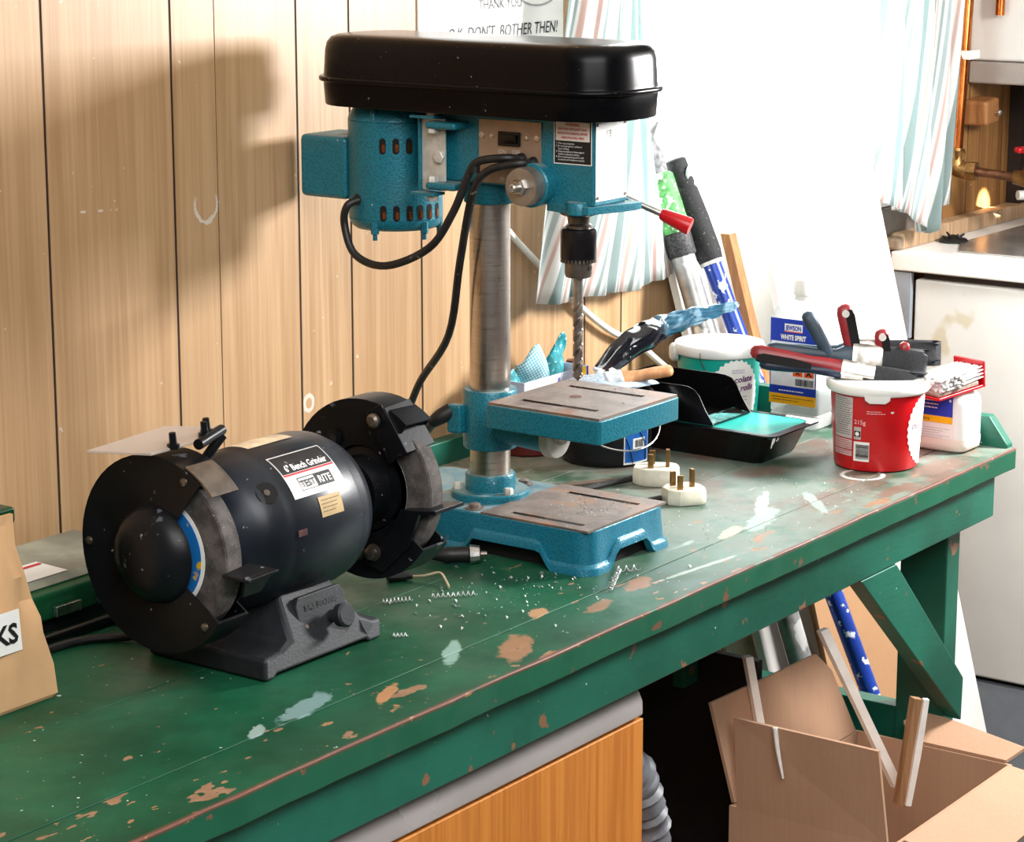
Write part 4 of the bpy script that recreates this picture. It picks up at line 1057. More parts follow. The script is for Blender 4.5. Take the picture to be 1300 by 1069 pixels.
# black paint tray with turquoise paint, and the scoop-shaped tray standing in it
tr = thing('paint_tray', (.358, -.08, 0), 'black plastic paint tray with turquoise paint in its front end', 'paint tray')
def ring4(x0, x1, y0, y1, r, z): return [Vector((x, y, z)) for x, y in rrect(x0, x1, y0, y1, r, 4)]
mb = MB(); loft(mb, [ring4(.318, .404, -.170, .035, .010, .0005), ring4(.316, .406, -.173, .038, .011, .004), ring4(.308, .414, -.186, .05, .012, .034), ring4(.302, .420, -.199, .058, .012, .0385), ring4(.302, .420, -.199, .058, .012, .0402), ring4(.310, .412, -.187, .05, .011, .0402), ring4(.314, .408, -.181, .045, .010, .030), ring4(.318, .404, -.165, .035, .010, .012)])
build('tray_shell', mb, M_blackpl, tr, smooth=40)
build('paint', MB().prism(rrect(.3105, .4115, -.1875, -.045, .010, 4), 'z', .034, .0398), M_tealpaint, tr)
mb = MB(); mb.prism([(.392, -.1985), (.4195, -.1985), (.4195, -.150), (.412, -.152), (.411, -.176), (.403, -.187), (.394, -.190)], 'z', .0402, .0407); build('dried_white_paint', mb, mat('dried_white_paint', '#dfe3e1', .5), tr)
R = random.Random(5); mb = MB()
for (x, y, z, l) in ((.3045, -.1965, .030, .008), (.309, -.196, .0305, .005), (.318, -.196, .031, .003)):
    mb.tube([(x, y, z + .008), (x, y + .001, z + .004), (x, y + .003, z - l + .004)], [.0007, .0011, .0006], 6, 3)
build('paint_drips', mb, M_whitepl, tr)
sc2 = thing('scoop_tray', (.356, -.03, .0405), 'glossy black scoop-shaped tray standing in the paint tray', 'tray')
side = [(.035, .0410), (.035, .086), (-.062, .086), (-.072, .0855), (-.081, .0825), (-.088, .076), (-.098, .058), (-.110, .0410)]
for x in (.311, .400): build('side_wall', MB().prism(side, 'x', x, x + .0018), M_blackpl, sc2, bevel=.0006)
build('back_wall', MB().box(.3129, .3999, .033, .035, .041, .086), M_blackpl, sc2)
build('scoop_floor', MB().box(.3129, .3999, -.108, .0329, .0408, .0425), M_blackpl, sc2)
mb = MB(); mb.prism([(-.107, .0427), (-.085, .0427), (-.085, .046), (-.107, .0432)], 'x', .314, .399); build('paint_lip', mb, mat('smeared_paint_lip', '#4c8a86', .3, 0, .5, 60, 0, 100, [('#101010', .48, 40)]), sc2)

# black paint tin with wire handle, the brush and film on it
pt = thing('paint_tin', (.237, -.003, 0), 'black paint tin with a blue bar-coded label and wire handle, behind the drill table', 'paint tin')
pc = (.237, -.003, 0)
mb = MB(); mb.lathe([(0, .001), (.050, .001), (.0525, .003), (.054, .008), (.0555, .080), (.057, .081), (.057, .0845), (.0555, .086), (.052, .086), (.052, .080), (0, .079)], pc, seg=56)
build('tin_body', mb, mat('dark_navy_tin', '#0a0b14', .35, 0, .3, 30, 0, 100, [('#3a4666', .255, 120)]), pt, smooth=40)
pf = cylf(pc, math.radians(238), lambda v: .0538 + .0017 * v / .08)
lb = patch('label', pf, -.002, .004, .038, .068, M_white, pt, .0004)
patch('label_field', pf, -.0005, .0065, .0365, .066, mat('mid_blue_label', '#1663b8', .45, 0, .06), lb, .0008)
lines('label_print', pf, .002, .0555, .020, 1, .004, .0030, M_white, lb, 32, .0011, 0); letters('paint', pf, .0215, .0535, .0068, M_white, lb, 'LEFT', .0011)
lp = patch('barcode_panel', pf, .010, .0225, .029, .0355, M_white, lb, .0011); barcode(pf, .013, .0245, .026, .0335, lp, 7, True, .0014)
lines('fine_print', pf, .003, .018, .034, 4, .0028, .0007, mat('dim_blue_print', '#0d3f80', .5), lb, 22, .0011)
mb = MB()
for pts in ([(.0, .066), (.006, .058), (.016, .049), (.022, .040)], [(.0, .037), (.006, .022), (.010, .005)], [(.022, .040), (.030, .026), (.031, .007)]):
    mb.tube([pf(u, v, .0014) for u, v in pts], .0006, 6, 4)
build('dark_string', mb, M_rubber, pt)
hp = []
for k in range(15):
    a = math.radians(150 + 180 * k / 14); t_ = k / 14
    hp.append(Vector((pc[0] + (.0595 + .010 * math.sin(PI * t_)) * math.cos(a), pc[1] + (.0595 + .010 * math.sin(PI * t_)) * math.sin(a), .077 - .052 * math.sin(PI * t_) ** .9)))
build('wire_handle', MB().tube(hp, .0011, 8, 3), M_steel, pt)
mb = MB(); mb.tube([(.30, -.066, .033), (.318, -.068, .040), (.327, -.060, .062), (.322, -.05, .078)], .0011, 8, 4)
wood_h = pine('varnished_wood_handle', '#b57a4e', '#d29b6b')
brush('wooden_brush', 'wooden-handled paintbrush with a white-caked ferrule lying on the black tin', (.2905, -.0635, .1085), (.205, .035, .0885), (.7, .7, .3), .030, .013, .064, .018, wood_h, bristle_mat('caked_blue_bristle', '#8fa3b8', '#c9d6e2'), None, mf=mat('white_caked_ferrule', '#c5cdd6', .5, .2, .2, 90), hw=.0098)
rg = thing('paint_rag', (.27, .02, .0865), 'pale blue paint-stiffened rag under the wooden-handled brush', 'rag')
def blob(c, rx, ry, rz, seed, amp, nseg=36, nring=18):
    mb = MB(); vs = []; c = Vector(c)
    for j in range(nring + 1):
        ph = PI * j / nring
        for i in range(nseg):
            th = 2 * PI * i / nseg
            d = Vector((math.sin(ph) * math.cos(th), math.sin(ph) * math.sin(th), math.cos(ph)))
            k = 1 + amp * mnoise.noise(d * 2.2 + Vector((seed, seed * 1.7, 0))) + amp * .5 * mnoise.noise(d * 5 + Vector((0, seed, seed)))
            vs.append(c + Vector((d.x * rx * k, d.y * ry * k, d.z * rz * k)))
    fs = [(j * nseg + i, j * nseg + (i + 1) % nseg, (j + 1) * nseg + (i + 1) % nseg, (j + 1) * nseg + i) for j in range(nring) for i in range(nseg)]
    return mb.add(vs, fs)
build('rag_body', blob((.255, -.010, .0925), .052, .030, .006, 3, .5), mat('pale_blue_rag', '#a9bfd3', .6, 0, .2, 50, .5, 90), rg, smooth=70)
def film_mat():
    n = NB('crumpled_blue_film')
    v = n.noise(1.0, 4, n.scaled((22, 22, 22)), .6, 1.5)
    uv = n.n.new('ShaderNodeTexCoord').outputs['UV']
    U = n.xyz(uv)
    col = n.mix(n.step(v, .40, .58), lin('#2c5a73'), lin('#7fa3b8'))
    col = n.mix(n.step(n.math('SUBTRACT', U[0], n.math('MULTIPLY', v, .3)), .40, .30), col, lin('#0b1018'))
    col = n.mix(n.step(n.noise(1.0, 3, n.scaled((40, 14, 40)), .5, .8), .57, .61), col, lin('#eef2f4'))  # white highlights on the film, painted in as patches
    n.set('Base Color', col); n.set('Roughness', .16); n.set('Coat Weight', .6); n.bump(v, .5, .004)
    return n.m
M_filmb = film_mat()
def sheet(name, fn, nu, nv, m, parent=None, th=.0012, base=None, smooth=70, sub=0):
    me_mb = MB(); me_mb.grid(fn, nu, nv)
    o = build(name, me_mb, m, parent, smooth=smooth, base=base, keepn=True, subsurf=sub)
    uv = o.data.uv_layers.new(name='UVMap')
    for p in o.data.polygons:
        for li in p.loop_indices:
            vi = o.data.loops[li].vertex_index
            uv.data[li].uv = ((vi % (nu + 1)) / nu, (vi // (nu + 1)) / nv)
    if th:
        md = o.modifiers.new('solid', 'SOLIDIFY'); md.thickness = th; md.offset = 0
    return o
FA, FB = Vector((.262, .030, .0955)), Vector((.437, -.066, .173))
fd = (FB - FA); fw_ = Vector((.30, .10, .95)); fw_ = (fw_ - fd.normalized() * fw_.dot(fd.normalized())).normalized(); fnn = fd.normalized().cross(fw_)
pk = thing('wrapped_sleeve', (.30, .0, .093), 'crumpled clear film wrapper of dark blue material propped up behind the drill table', 'package')
def filmfn(side):
    def f(u, v):
        wdt = (.0040 + .040 * math.sin(min(1, u * 1.6 + .18) * PI * .60) * (1 - u) ** .75 + .0012)
        q = (v - .5) * wdt
        bul = .006 * math.sin(PI * v) * math.sin(PI * min(1, u * 1.15)) * side
        p = FA + fd * u + fw_ * (q + .004 * math.sin(u * 5) + .012 * math.sin(PI * u)) + fnn * bul
        nz = mnoise.noise(Vector((u * 7, v * 4, side * 3.0))) * .0055 * math.sin(PI * min(.98, max(.02, u)))
        return p + fnn * nz + fw_ * mnoise.noise(Vector((u * 9, side, 2))) * .004
    return f
sheet('film_front', filmfn(-1), 40, 14, M_filmb, pk, .0006)
sheet('film_back', filmfn(1), 40, 14, M_filmb, pk, .0006)

# carton of dotted cloths on the maroon tin, and the small dark bottle
mt_ = thing('maroon_tin', (.222, .095, 0), 'low dark maroon tin against the wall behind the drill column', 'tin')
mb = MB(); mb.lathe([(0, .001), (.036, .001), (.038, .003), (.038, .050), (.039, .051), (.039, .054), (.037, .055), (0, .055)], (.215, .098, 0), seg=40); build('tin_body', mb, mat('maroon_tin_paint', '#5a1614', .35, 0, .15), mt_, smooth=40)
ct = thing('cloth_carton', (.24, .09, .0555), 'open white carton with a yellow and red end, holding blue dotted cloths', 'box')
mb = MB(); x0, x1, y0, y1, z0, z1 = .165, .302, .068, .128, .0555, .0970; w_ = .0012
mb.box(x0, x1, y0, y0 + w_, z0, z1).box(x0, x1, y1 - w_, y1, z0, z1).box(x0, x0 + w_, y0 + w_, y1 - w_, z0, z1).box(x1 - w_, x1, y0 + w_, y1 - w_, z0, z1).box(x0 + w_, x1 - w_, y0 + w_, y1 - w_, z0, z0 + w_)
build('carton', mb, mat('pale_lilac_card', '#d3d6e8', .6, 0, .04), ct)
fc = plane((0, y0, 0), (1, 0, 0), (0, 0, 1))
poly('yellow_print', fc, [(.272, .082), (.297, .087), (.297, .0968), (.272, .0968)], M_yelp, ct, .0005, 1)
patch('red_print', fc, .272, .062, .283, .0805, M_redp, ct, .0006); patch('black_print', fc, .286, .064, .296, .0825, M_ink, ct, .0006); patch('blue_edge', fc, .2985, .0556, .3018, .0968, M_bluep, ct, .0006); patch('violet_print', fc, .236, .058, .240, .092, mat('violet_print', '#7d78c4', .5), ct, .0006)
def dots():
    n = NB('blue_dotted_cloth')
    vec = n.scaled((1, 1, 1), rot=(.2, .5, .78)); X = n.xyz(vec)
    sx = n.math('SINE', n.math('MULTIPLY', X[0], 900)); sz = n.math('SINE', n.math('MULTIPLY', X[2], 900))
    k = n.step(n.math('MULTIPLY', sx, sz), .1, .5); k2 = n.step(n.math('MULTIPLY', sx, sz), -.1, -.5)
    col = n.mix(n.noise(30, 3), lin('#2a93ab'), lin('#5fb9cf'))
    col = n.mix(n.math('MULTIPLY', n.math('MAXIMUM', k, k2), .8), col, lin('#d8ecf0'))
    n.set('Base Color', col); n.set('Roughness', .7)
    return n.m
M_dots = dots()
M_dots2 = mat('deep_teal_cloth', '#1f8d97', .7, 0, .3, 70, 0, 100, [('#8cc7cf', .42, 150)])
def cloth(label, c, h, w, seed, m, curl=1.0):
    c = Vector(c)
    def f(u, v):
        a = (u - .5) * PI * 1.25 * curl
        r = w * (1 - .25 * v)
        p = c + Vector((math.sin(a) * r, .012 - math.cos(a) * .016 * (1 - .4 * v), h * v * (.62 + .38 * math.sin(PI * u) ** 2) + .006 * math.sin(u * 9 + seed) * v))
        d = mnoise.noise(Vector((u * 2.5 + seed, v * 2.0, seed))) * .010
        return p + Vector((d * .5 - .018 * v * v * math.sin(seed), d, d * .6))
    o = sheet('dotted_cloth', f, 24, 16, m, None, .0014, base=(c.x, c.y, c.z))
    return tag(o, label, 'cloth', 'dotted cloths in the carton')
cloth('white and blue dotted cloth slumped at the column end of the carton', (.190, .092, .062), .044, .022, 1.3, M_dots2)
cloth('largest dotted cloth, light blue, peaking in the middle of the carton', (.238, .092, .062), .068, .030, 2.1, M_dots)
cloth('teal dotted cloth curling up at the right end of the carton', (.282, .100, .062), .070, .020, 4.4, M_dots2, 1.3)
bb = thing('small_bottle', (.338, .115, 0), 'small dark maroon bottle by the wall, just behind the drill bit', 'bottle')
mb = MB(); mb.lathe([(0, .001), (.013, .001), (.014, .004), (.014, .060), (.012, .068), (.008, .074), (.008, .080)], (.338, .115, 0), seg=24); build('bottle_body', mb, mat('dark_maroon_glass', '#3a1413', .15, 0, .2), bb, smooth=50)
mb = MB(); mb.lathe([(.0095, .079), (.0095, .091), (.008, .093), (0, .093)], (.338, .115, 0), seg=20); build('cap', mb, mat('maroon_cap', '#4a1a18', .35), bb)

# two pin-up mains plugs and their leads
def plug(label, cx, cy, ang, h, long_=False):
    o = thing('mains_plug', (cx, cy, 0), label, 'plug', 'mains plugs by the drill base')
    c, s_ = math.cos(ang), math.sin(ang)
    Mx = Matrix.Translation((cx, cy, 0)) @ Matrix.Rotation(ang, 4, 'Z')
    L = .030 if long_ else .0235
    body = [(-L, -.010), (-L * .55, -.0205), (.012, -.0225), (.020, -.018), (.0235, -.008), (.0235, .008), (.020, .018), (.012, .0225), (-L * .55, .0205), (-L, .010)]
    rings = [[Mx @ Vector((x * k, y * k, z)) for x, y in body] for k, z in ((.95, .0006), (1, .003), (1, h * .62), (.985, h * .66), (.985, h - .002), (.94, h))]
    mb = MB(); loft(mb, rings); build('plug_body', mb, M_cream, o, smooth=35)
    for px, py, w, d, hh in ((.010, 0, .0042, .0021, .0205), (-.009, .0105, .0021, .0033, .0165), (-.009, -.0105, .0021, .0033, .0165)):
        build('pin', MB().box(px - d, px + d, py - w * .9, py + w * .9, h - .001, h + hh, Mx), M_brass, o, bevel=.0006)
    return o
plug('nearer cream mains plug lying pins up beside the drill base corner', .113, -.190, math.radians(-35), .0175)
plug('further cream mains plug, pins up, between the black tin and the drill base', .170, -.121, math.radians(-62), .0205, True)
mb = MB(); mb.tube([(.158, -.098, .006), (.12, -.085, .005), (.06, -.062, .004), (-.012, .012, .004), (-.07, .046, .004), (-.14, .062, .004), (-.22, .055, .004)], .0034, 10, 5)
tag(build('plug_lead', mb, M_cable, None, base=(.0, .0, 0)), 'flat black lead running from the plugs behind the drill base', 'cable')
mb = MB(); mb.tube([(.093, -.172, .006), (.055, -.150, .004), (.03, -.11, .004), (-.005, -.06, .0038)], .0036, 10, 5)
tag(build('plug_lead', mb, M_cable, None, base=(.05, -.13, 0)), 'short black lead from the nearer plug hugging the drill base', 'cable')
M_bar = mat('dusty_brown_strip', '#54473c', .7, 0, .3, 40)
mb = MB().prism([(-.012, .018), (.185, -.105), (.190, -.097), (-.006, .028)], 'z', .0005, .0035)
tag(build('timber_lath', mb, M_bar, None, base=(.09, -.04, 0), bevel=.0006), 'thin dusty brown lath lying between the drill base and the black tin', 'lath')

# chuck key, grinder scraps, swarf
ck2 = thing('chuck_key', (-.235, -.14, 0), 'black chuck key with bright toothed end in front of the drill base', 'chuck key')
k0, k1 = Vector((-.2565, -.1085, .0085)), Vector((-.2195, -.158, .0105)); kd = (k1 - k0)
mb = MB(); mb.tube([k0, k0 + kd * .12, k0 + kd * .35, k0 + kd * .42, k0 + kd * .70], [.0032, .0050, .0088, .0080, .0082], 16, 0); build('grip', mb, M_rubber, ck2)
mb = MB(); mb.tube([k0 + kd * .70, k0 + kd * .72, k0 + kd * .88, k0 + kd * .90], [.0070, .0105, .0088, .005], 12, 0); build('toothed_collar', mb, M_steel, ck2, smooth=10)
mb = MB(); mb.tube([k0 + kd * .90, k0 + kd * 1.0], [.003, .0026], 10, 0); build('pilot', mb, M_dsteel, ck2)
mb = MB(); mb.tube([(-.333, -.118, .0055), (-.322, -.125, .005), (-.312, -.133, .0045)], [.005, .0055, .003], 10, 3)
stb = tag(build('cable_stub', mb, M_rubber, None, base=(-.32, -.125, 0)), 'frayed black cable stub with a curled beige wire beside the grinder', 'cable')
mb = MB(); mb.tube([(-.314, -.132, .004), (-.309, -.146, .006), (-.300, -.158, .009), (-.306, -.170, .005), (-.316, -.182, .002)], .0013, 8, 5); build('bare_wire', mb, mat('beige_wire', '#b9a98c', .6), stb)
R = random.Random(11); mb = MB()
def chip(x, y, z, s_):
    a = R.uniform(0, PI); c, sn = math.cos(a) * s_, math.sin(a) * s_
    mb.add([(x - c, y - sn, z), (x + sn * .5, y - c * .5, z + s_ * .5), (x + c, y + sn, z + .0002), (x - sn * .4, y + c * .4, z + s_ * .9)], [(0, 1, 2), (0, 2, 3), (1, 3, 2), (0, 3, 1)])
for i in range(190):
    x, y = R.gauss(-.25, .09), R.gauss(-.24, .045)
    if -.21 < x < -.04 and y > -.282: continue
    if -.65 < x < -.47 and y > -.24: continue
    if y < -.382: continue
    chip(x, y, .0003, R.choice((.0007, .001, .0014, .002, .003)))
for i in range(90): chip(R.gauss(-.125, .022), R.gauss(-.215, .022), .0471, R.uniform(.0005, .0016))
for i in range(26): chip(R.uniform(-.20, -.06), R.uniform(-.28, -.15), TZ + .0003, R.uniform(.0004, .001))
for i in range(120): chip(R.uniform(-.03, .30), R.uniform(-.37, -.20), .0003, R.uniform(.0005, .0014))
for i in range(60): chip(R.uniform(-.1, .12), R.uniform(.06, .13), .0003, R.uniform(.0006, .0018))
def curl(p0, p1, r, turns, th=.0005):
    p0, p1 = Vector(p0), Vector(p1); d = (p1 - p0).normalized(); s_ = d.cross(Vector((0, 0, 1))).normalized(); n = turns * 10
    mb.tube([p0.lerp(p1, k / n) + (s_ * math.cos(2 * PI * k / 10) + Vector((0, 0, 1)) * (math.sin(2 * PI * k / 10) + 1)) * r for k in range(n + 1)], th, 5, 0)
for c_ in (((-.394, -.160, .0005), (-.370, -.178, .0005), .0022, 8), ((-.352, -.188, .0005), (-.318, -.218, .0005), .0022, 9), ((-.232, -.318, .0005), (-.165, -.285, .0005), .0024, 10), ((-.17, -.285, .0005), (-.15, -.30, .0005), .003, 3), ((-.472, -.235, .0005), (-.462, -.245, .0005), .0018, 4)): curl(*c_)
sw_ = build('metal_shavings', mb, mat('bright_swarf', '#dfe1e2', .35, .6, .1), None, base=(-.2, -.2, 0), smooth=20)
tag(sw_, 'bright drill swarf and chips scattered over the bench and drill base', 'swarf', kind='stuff')

# left-hand things: kraft bag, green box, green machine
bg = thing('paper_bag', (-.86, -.065, 0), 'brown kraft paper bag with a white lettered label at the bench\'s left', 'bag')
def bagring(x0, x1, y0, y1, z, k, dz=0):
    pts = rrect(x0, x1, y0, y1, min((y1 - y0) * .35, .012), 5); out = []
    for i, (x, y) in enumerate(pts):
        d = mnoise.noise(Vector((x * 22, y * 22, z * 26))) * k
        out.append(Vector((x + d * .5, y + d, z + dz * (x - x0) / (x1 - x0))))
    return out
def densify_unused(r, n=4):
    out = []
    for i in range(len(r)):
        a, b = r[i], r[(i + 1) % len(r)]; k = n if (b - a).length > .02 else 1
        out += [a.lerp(b, j / k) for j in range(k)]
    return out
rows = [(-.96, -.775, -.102, -.03, .0006, .0), (-.962, -.770, -.104, -.03, .004, .0), (-.960, -.7725, -.104, -.031, .03, .004), (-.9585, -.775, -.1025, -.032, .045, .004), (-.957, -.779, -.101, -.034, .06, .006), (-.956, -.783, -.099, -.037, .075, .007), (-.955, -.786, -.097, -.040, .09, .007), (-.953, -.789, -.091, -.046, .112, .007), (-.950, -.786, -.083, -.054, .135, .006), (-.948, -.783, -.074, -.064, .152, .003), (-.948, -.782, -.071, -.067, .160, .001)]
def resample(pts, n):
    P = [Vector(p) for p in pts] + [Vector(pts[0])]; L = [0]
    for a, b in zip(P[:-1], P[1:]): L.append(L[-1] + (b - a).length)
    out = []; k = 0
    for i in range(n):
        d = L[-1] * i / n
        while L[k + 1] < d: k += 1
        t = (d - L[k]) / max(1e-9, L[k + 1] - L[k]); out.append(P[k].lerp(P[k + 1], t))
    return out
mb = MB(); rings = []
for x0, x1, y0, y1, z, k in rows:
    # every ring: the same count of points on each of the four sides
    c_ = [Vector((x1, y0, z)), Vector((x1, (y0 + y1) / 2, z)), Vector((x1, y1, z)), Vector((x0, y1, z)), Vector((x0, y0, z))]
    if .04 < z < .155: c_[1].x -= .006
    ring = []
    for a, b, n_ in zip(c_, c_[1:] + c_[:1], (6, 6, 30, 10, 30)): ring += [a.lerp(b, q / n_) for q in range(n_)]
    rings.append([p + Vector((mnoise.noise(p * 30) * k * 1.1, mnoise.noise(p * 30 + Vector((5, 0, 0))) * k * 1.3 + mnoise.noise(p * 70) * k * .5, 0)) for p in ring])
loft(mb, rings)
build('bag_body', mb, M_paperbag, bg, smooth=24)
fk = plane((-.84, -.1085, .0), (1, 0, 0), (0, .13, .99))
def flab(u, v, h): return Vector((-.84 + u, -.1095 + v * .075 - h, v))
lb = patch('label', flab, -.03, .0535, .0300, .0890, M_white, bg, .0005, 6, 4)
letters('KS', flab, .0262, .0620, .0232, M_ink, lb, 'RIGHT', .0012, bold=.0007)
gx = thing('green_box', (-.83, .07, 0), 'dark green metal box with a lid behind the paper bag', 'box')
M_dgreen = mat('dark_green_metal', '#0a3a1e', .3, .1, .12, 12)
build('box_body', MB().box(-.99, -.704, .02, .125, .0005, .120), M_dgreen, gx, bevel=.003)
mb = MB(); mb.box(-.994, -.700, .016, .129, .1205, .136); mb.box(-.985, -.712, .030, .115, .136, .142); build('lid', mb, M_dgreen, gx, bevel=.003)
gm = thing('green_machine', (-.61, .08, 0), 'dusty green machine casing lying between grinder wheel and wall', 'machine')
M_dust = mat('dusty_green_top', '#8f9183', .5, .1, .25, 14, 0, 100, [('#5f6a58', .40, 20), ('#7a5a48', .27, 30)])
build('dusty_top', MB().prism([(.028, .047), (.036, .0535), (.136, .0555), (.136, .0465)], 'x', -.70, -.515), M_dust, gm, bevel=.002)
build('green_casing', MB().prism([(.024, .016), (.022, .042), (.030, .0468), (.134, .046), (.134, .016)], 'x', -.698, -.517), mat('mid_green_enamel', '#155232', .3, .1, .15), gm, bevel=.003)
build('black_base', MB().box(-.69, -.53, .035, .13, .0005, .0155), M_rubber, gm, bevel=.002)
fm = plane((0, .034, .0535), (1, 0, 0), (0, 1, .02)); lb = patch('sticker', fm, -.672, .002, -.620, .045, M_white, gm, .0009); patch('red_stripe', fm, -.670, .034, -.622, .039, M_redp, lb, .0014)
for x in (-.655, -.60, -.565): build('side_plate', MB().box(x, x + .032, .016, .021, .020, .030), M_steel, gm, bevel=.0008)
build('toggle_rod', MB().cyl((-.70, .006, .0065), (-.55, .006, .0065), .0055, None, 12), M_blackpl, gm)

# ------------------------------------------------------------------ wall things
def curtain(name, label, pts_top, pts_bot, y, amp, waves, seed, y1=None, flare=1.0, calm=0.0, nu=120, nv=40):
    """hanging cloth between two outlines: (x, z) at the top and the bottom, left to right"""
    def lerp(pts, u):
        k = u * (len(pts) - 1); i = min(int(k), len(pts) - 2); t = k - i
        return Vector(pts[i]).lerp(Vector(pts[i + 1]), t)
    def f(u, v):
        a, b = lerp(pts_top, u), lerp(pts_bot, u); p = a.lerp(b, v); am = amp * (1 - calm * u)
        p.x = a.x + (b.x - a.x) * v ** (1 + (flare - 1) * u)
        ph = u * waves * 2 * PI + seed + .8 * math.sin(v * 2.2 + u * 5)
        yy = y + ((y1 or y) - y) * u + am * math.sin(ph) * (.55 + .45 * v) + am * .4 * math.sin(ph * 2.3 + v * 3)
        return Vector((p.x + am * .35 * math.cos(ph) * v, yy, p.y))
    o = sheet(name, f, nu, nv, M_curtain, None, .0008, base=(pts_bot[len(pts_bot) // 2][0], y, pts_bot[len(pts_bot) // 2][1]))
    return tag(o, label, 'curtain', 'striped curtains at the window')
curtain('striped_curtain', 'pale striped curtain hanging behind the drill chuck, hem lifted to the right', [(.395, 1.02), (.47, 1.02), (.520, 1.02)], [(.257, .176), (.300, .172), (.343, .173), (.416, .165), (.485, .160), (.556, .162), (.600, .164), (.622, .166)], .104, .010, 4.5, 1.0, .143, 4.0, .75)
curtain('striped_curtain', 'grey-green and pink striped curtain gathered at the window\'s right by the pipe', [(1.13, 1.02), (1.29, 1.02), (1.405, 1.02)], [(1.120, .215), (1.18, .195), (1.225, .185), (1.265, .150), (1.295, .146), (1.32, .180), (1.352, .195)], .092, .014, 3.5, 2.2)
nt = thing('wall_notice', (.245, .158, .44), 'white handwritten notice sheet on the wall behind the drill', 'notice')
build('sheet', MB().box(.122, .374, .1575, .1595, .43, .78), M_white, nt)
fnz = plane((0, .1575, 0), (1, 0, 0), (0, 0, 1))
M_pen = mat('black_felt_pen', '#23232a', .6)
letters('THANK-YOU', fnz, .196, .5375, .0165, M_pen, nt, 'LEFT', .0008, shear=-.1, fit=.088)
letters('O.K. DON\'T  BOTHER THEN!', fnz, .133, .5035, .0205, M_pen, nt, 'LEFT', .0008, shear=.18, fit=.226, bold=.0001)
mb = MB(); mb.tube([fnz(.318 + .042 * math.cos(2 * PI * k / 20), .556 + .018 * math.sin(2 * PI * k / 20), .001) for k in range(21)], .0012, 6, 2); build('pen_oval', mb, mat('grey_pen', '#9a9a98', .5), nt)
tag(build('white_strip', MB().box(.078, .121, .1575, .1597, .40, .78), M_wpaint, None, base=(.10, .158, .40)), 'narrow white board strip on the wall left of the handwritten notice', 'board')
mb = MB(); mb.tube([(.10, .150, .43), (.165, .150, .345), (.231, .148, .276), (.30, .148, .222), (.396, .148, .153), (.47, .148, .108), (.539, .146, .078), (.556, .125, .055), (.56, .09, .03), (.558, .06, .0055)], .0045, 10, 6)
tag(build('white_cable', mb, M_whitepl, None, base=(.35, .148, .15)), 'white cable running diagonally down the wall behind the drill bit', 'cable')
# pipework, boiler, block and worktop at the right
pp = thing('copper_pipe', (1.447, .128, .235), 'copper pipe running down the wall to a brass elbow, right of the curtain', 'pipe')
build('tube', MB().cyl((1.519, .132, .80), (1.463, .128, .252), .0105, None, 20), M_copper, pp)
build('elbow', MB().tube([(1.4640, .128, .262), (1.4610, .127, .236), (1.4630, .118, .228), (1.4670, .098, .226)], [.0135, .0145, .0145, .0135], 16, 4), M_brass, pp)
for p, q in (((1.4645, .128, .258), (1.4633, .128, .244)), ((1.4662, .107, .2265), (1.4675, .092, .226))): build('compression_nut', MB().tube([p, q], [.0165, .0165], 6, 0), M_brass, pp)
build('branch_tube', MB().cyl((1.4670, .095, .226), (1.4760, .028, .220), .0075, None, 16), mat('tarnished_copper', '#6f4a35', .4, .9, .3, 60), pp)
build('pipe_clip', MB().box(1.4690, 1.5060, .112, .159, .405, .420), M_whitepl, pp, bevel=.002)
vv = thing('gate_valve', (1.4790, .01, .218), 'brass gate valve with a red handwheel at the right edge', 'valve')
build('valve_body', MB().tube([(1.4755, .031, .2203), (1.4765, .024, .2200), (1.4770, .016, .2195), (1.4780, .002, .219), (1.4795, -.008, .2185), (1.4810, -.03, .218)], [.011, .012, .0135, .0165, .0125, .0125], 14, 2), M_brass, vv, smooth=30)
build('bonnet', MB().lathe([(.0125, .221), (.0105, .240), (.0085, .243), (.0085, .252), (.004, .254), (.004, .268)], (1.4780, .004, 0), seg=18), M_brass, vv)
mb = MB()
for k in range(12):
    a = 2 * PI * k / 12; mb.lathe([(.0055, .262), (.0065, .265), (.0055, .269)], (1.4780 + .021 * math.cos(a), .004 + .021 * math.sin(a), 0), seg=8)
mb.lathe([(.006, .262), (.023, .263), (.0235, .268), (.006, .2695)], (1.4780, .004, 0), seg=30); build('handwheel', mb, M_redpl, vv, smooth=40)
bo = thing('boiler', (1.78, .03, .362), 'white wall boiler with a grey lower band at the top right', 'boiler')
build('casing', MB().box(1.56, 2.05, -.12, .158, .398, .95), M_enamel, bo, bevel=.006, seg=3)
build('lower_band', MB().box(1.562, 2.048, -.118, .158, .360, .397), mat('warm_grey_band', '#a39a93', .45, 0, .03), bo, bevel=.004)
build('copper_stub', MB().cyl((1.545, .098, .474), (1.552, .098, .70), .0075, None, 14), M_copper, bo)
bk = thing('wood_block', (1.565, .14, .285), 'small wooden block screwed to the wall under the boiler', 'block')
Mb = Matrix.Translation((1.570, .1375, .313)) @ Matrix.Rotation(math.radians(-6), 4, 'Y')
build('block', MB().box(-.026, .026, -.024, .0215, -.020, .022, Mb), M_pine, bk, bevel=.006)
mb = MB(); mb.lathe([(.0015, -.024), (.0015, -.032), (.005, -.033), (.004, -.036), (0, -.0365)], (1.575, .1375, .313), 'y', 12); build('screw', mb, M_steel, bk)
dk = tag(build('dark_opening_board', MB().box(1.735, 2.2, .135, .1590, .135, .359), mat('dark_brown_panel', '#20140e', .6, 0, .2), None, base=(1.95, .15, .135)), 'dark brown board standing in for the dark opening behind the red valve', 'panel')  # dark of an opening, given as a dark brown board
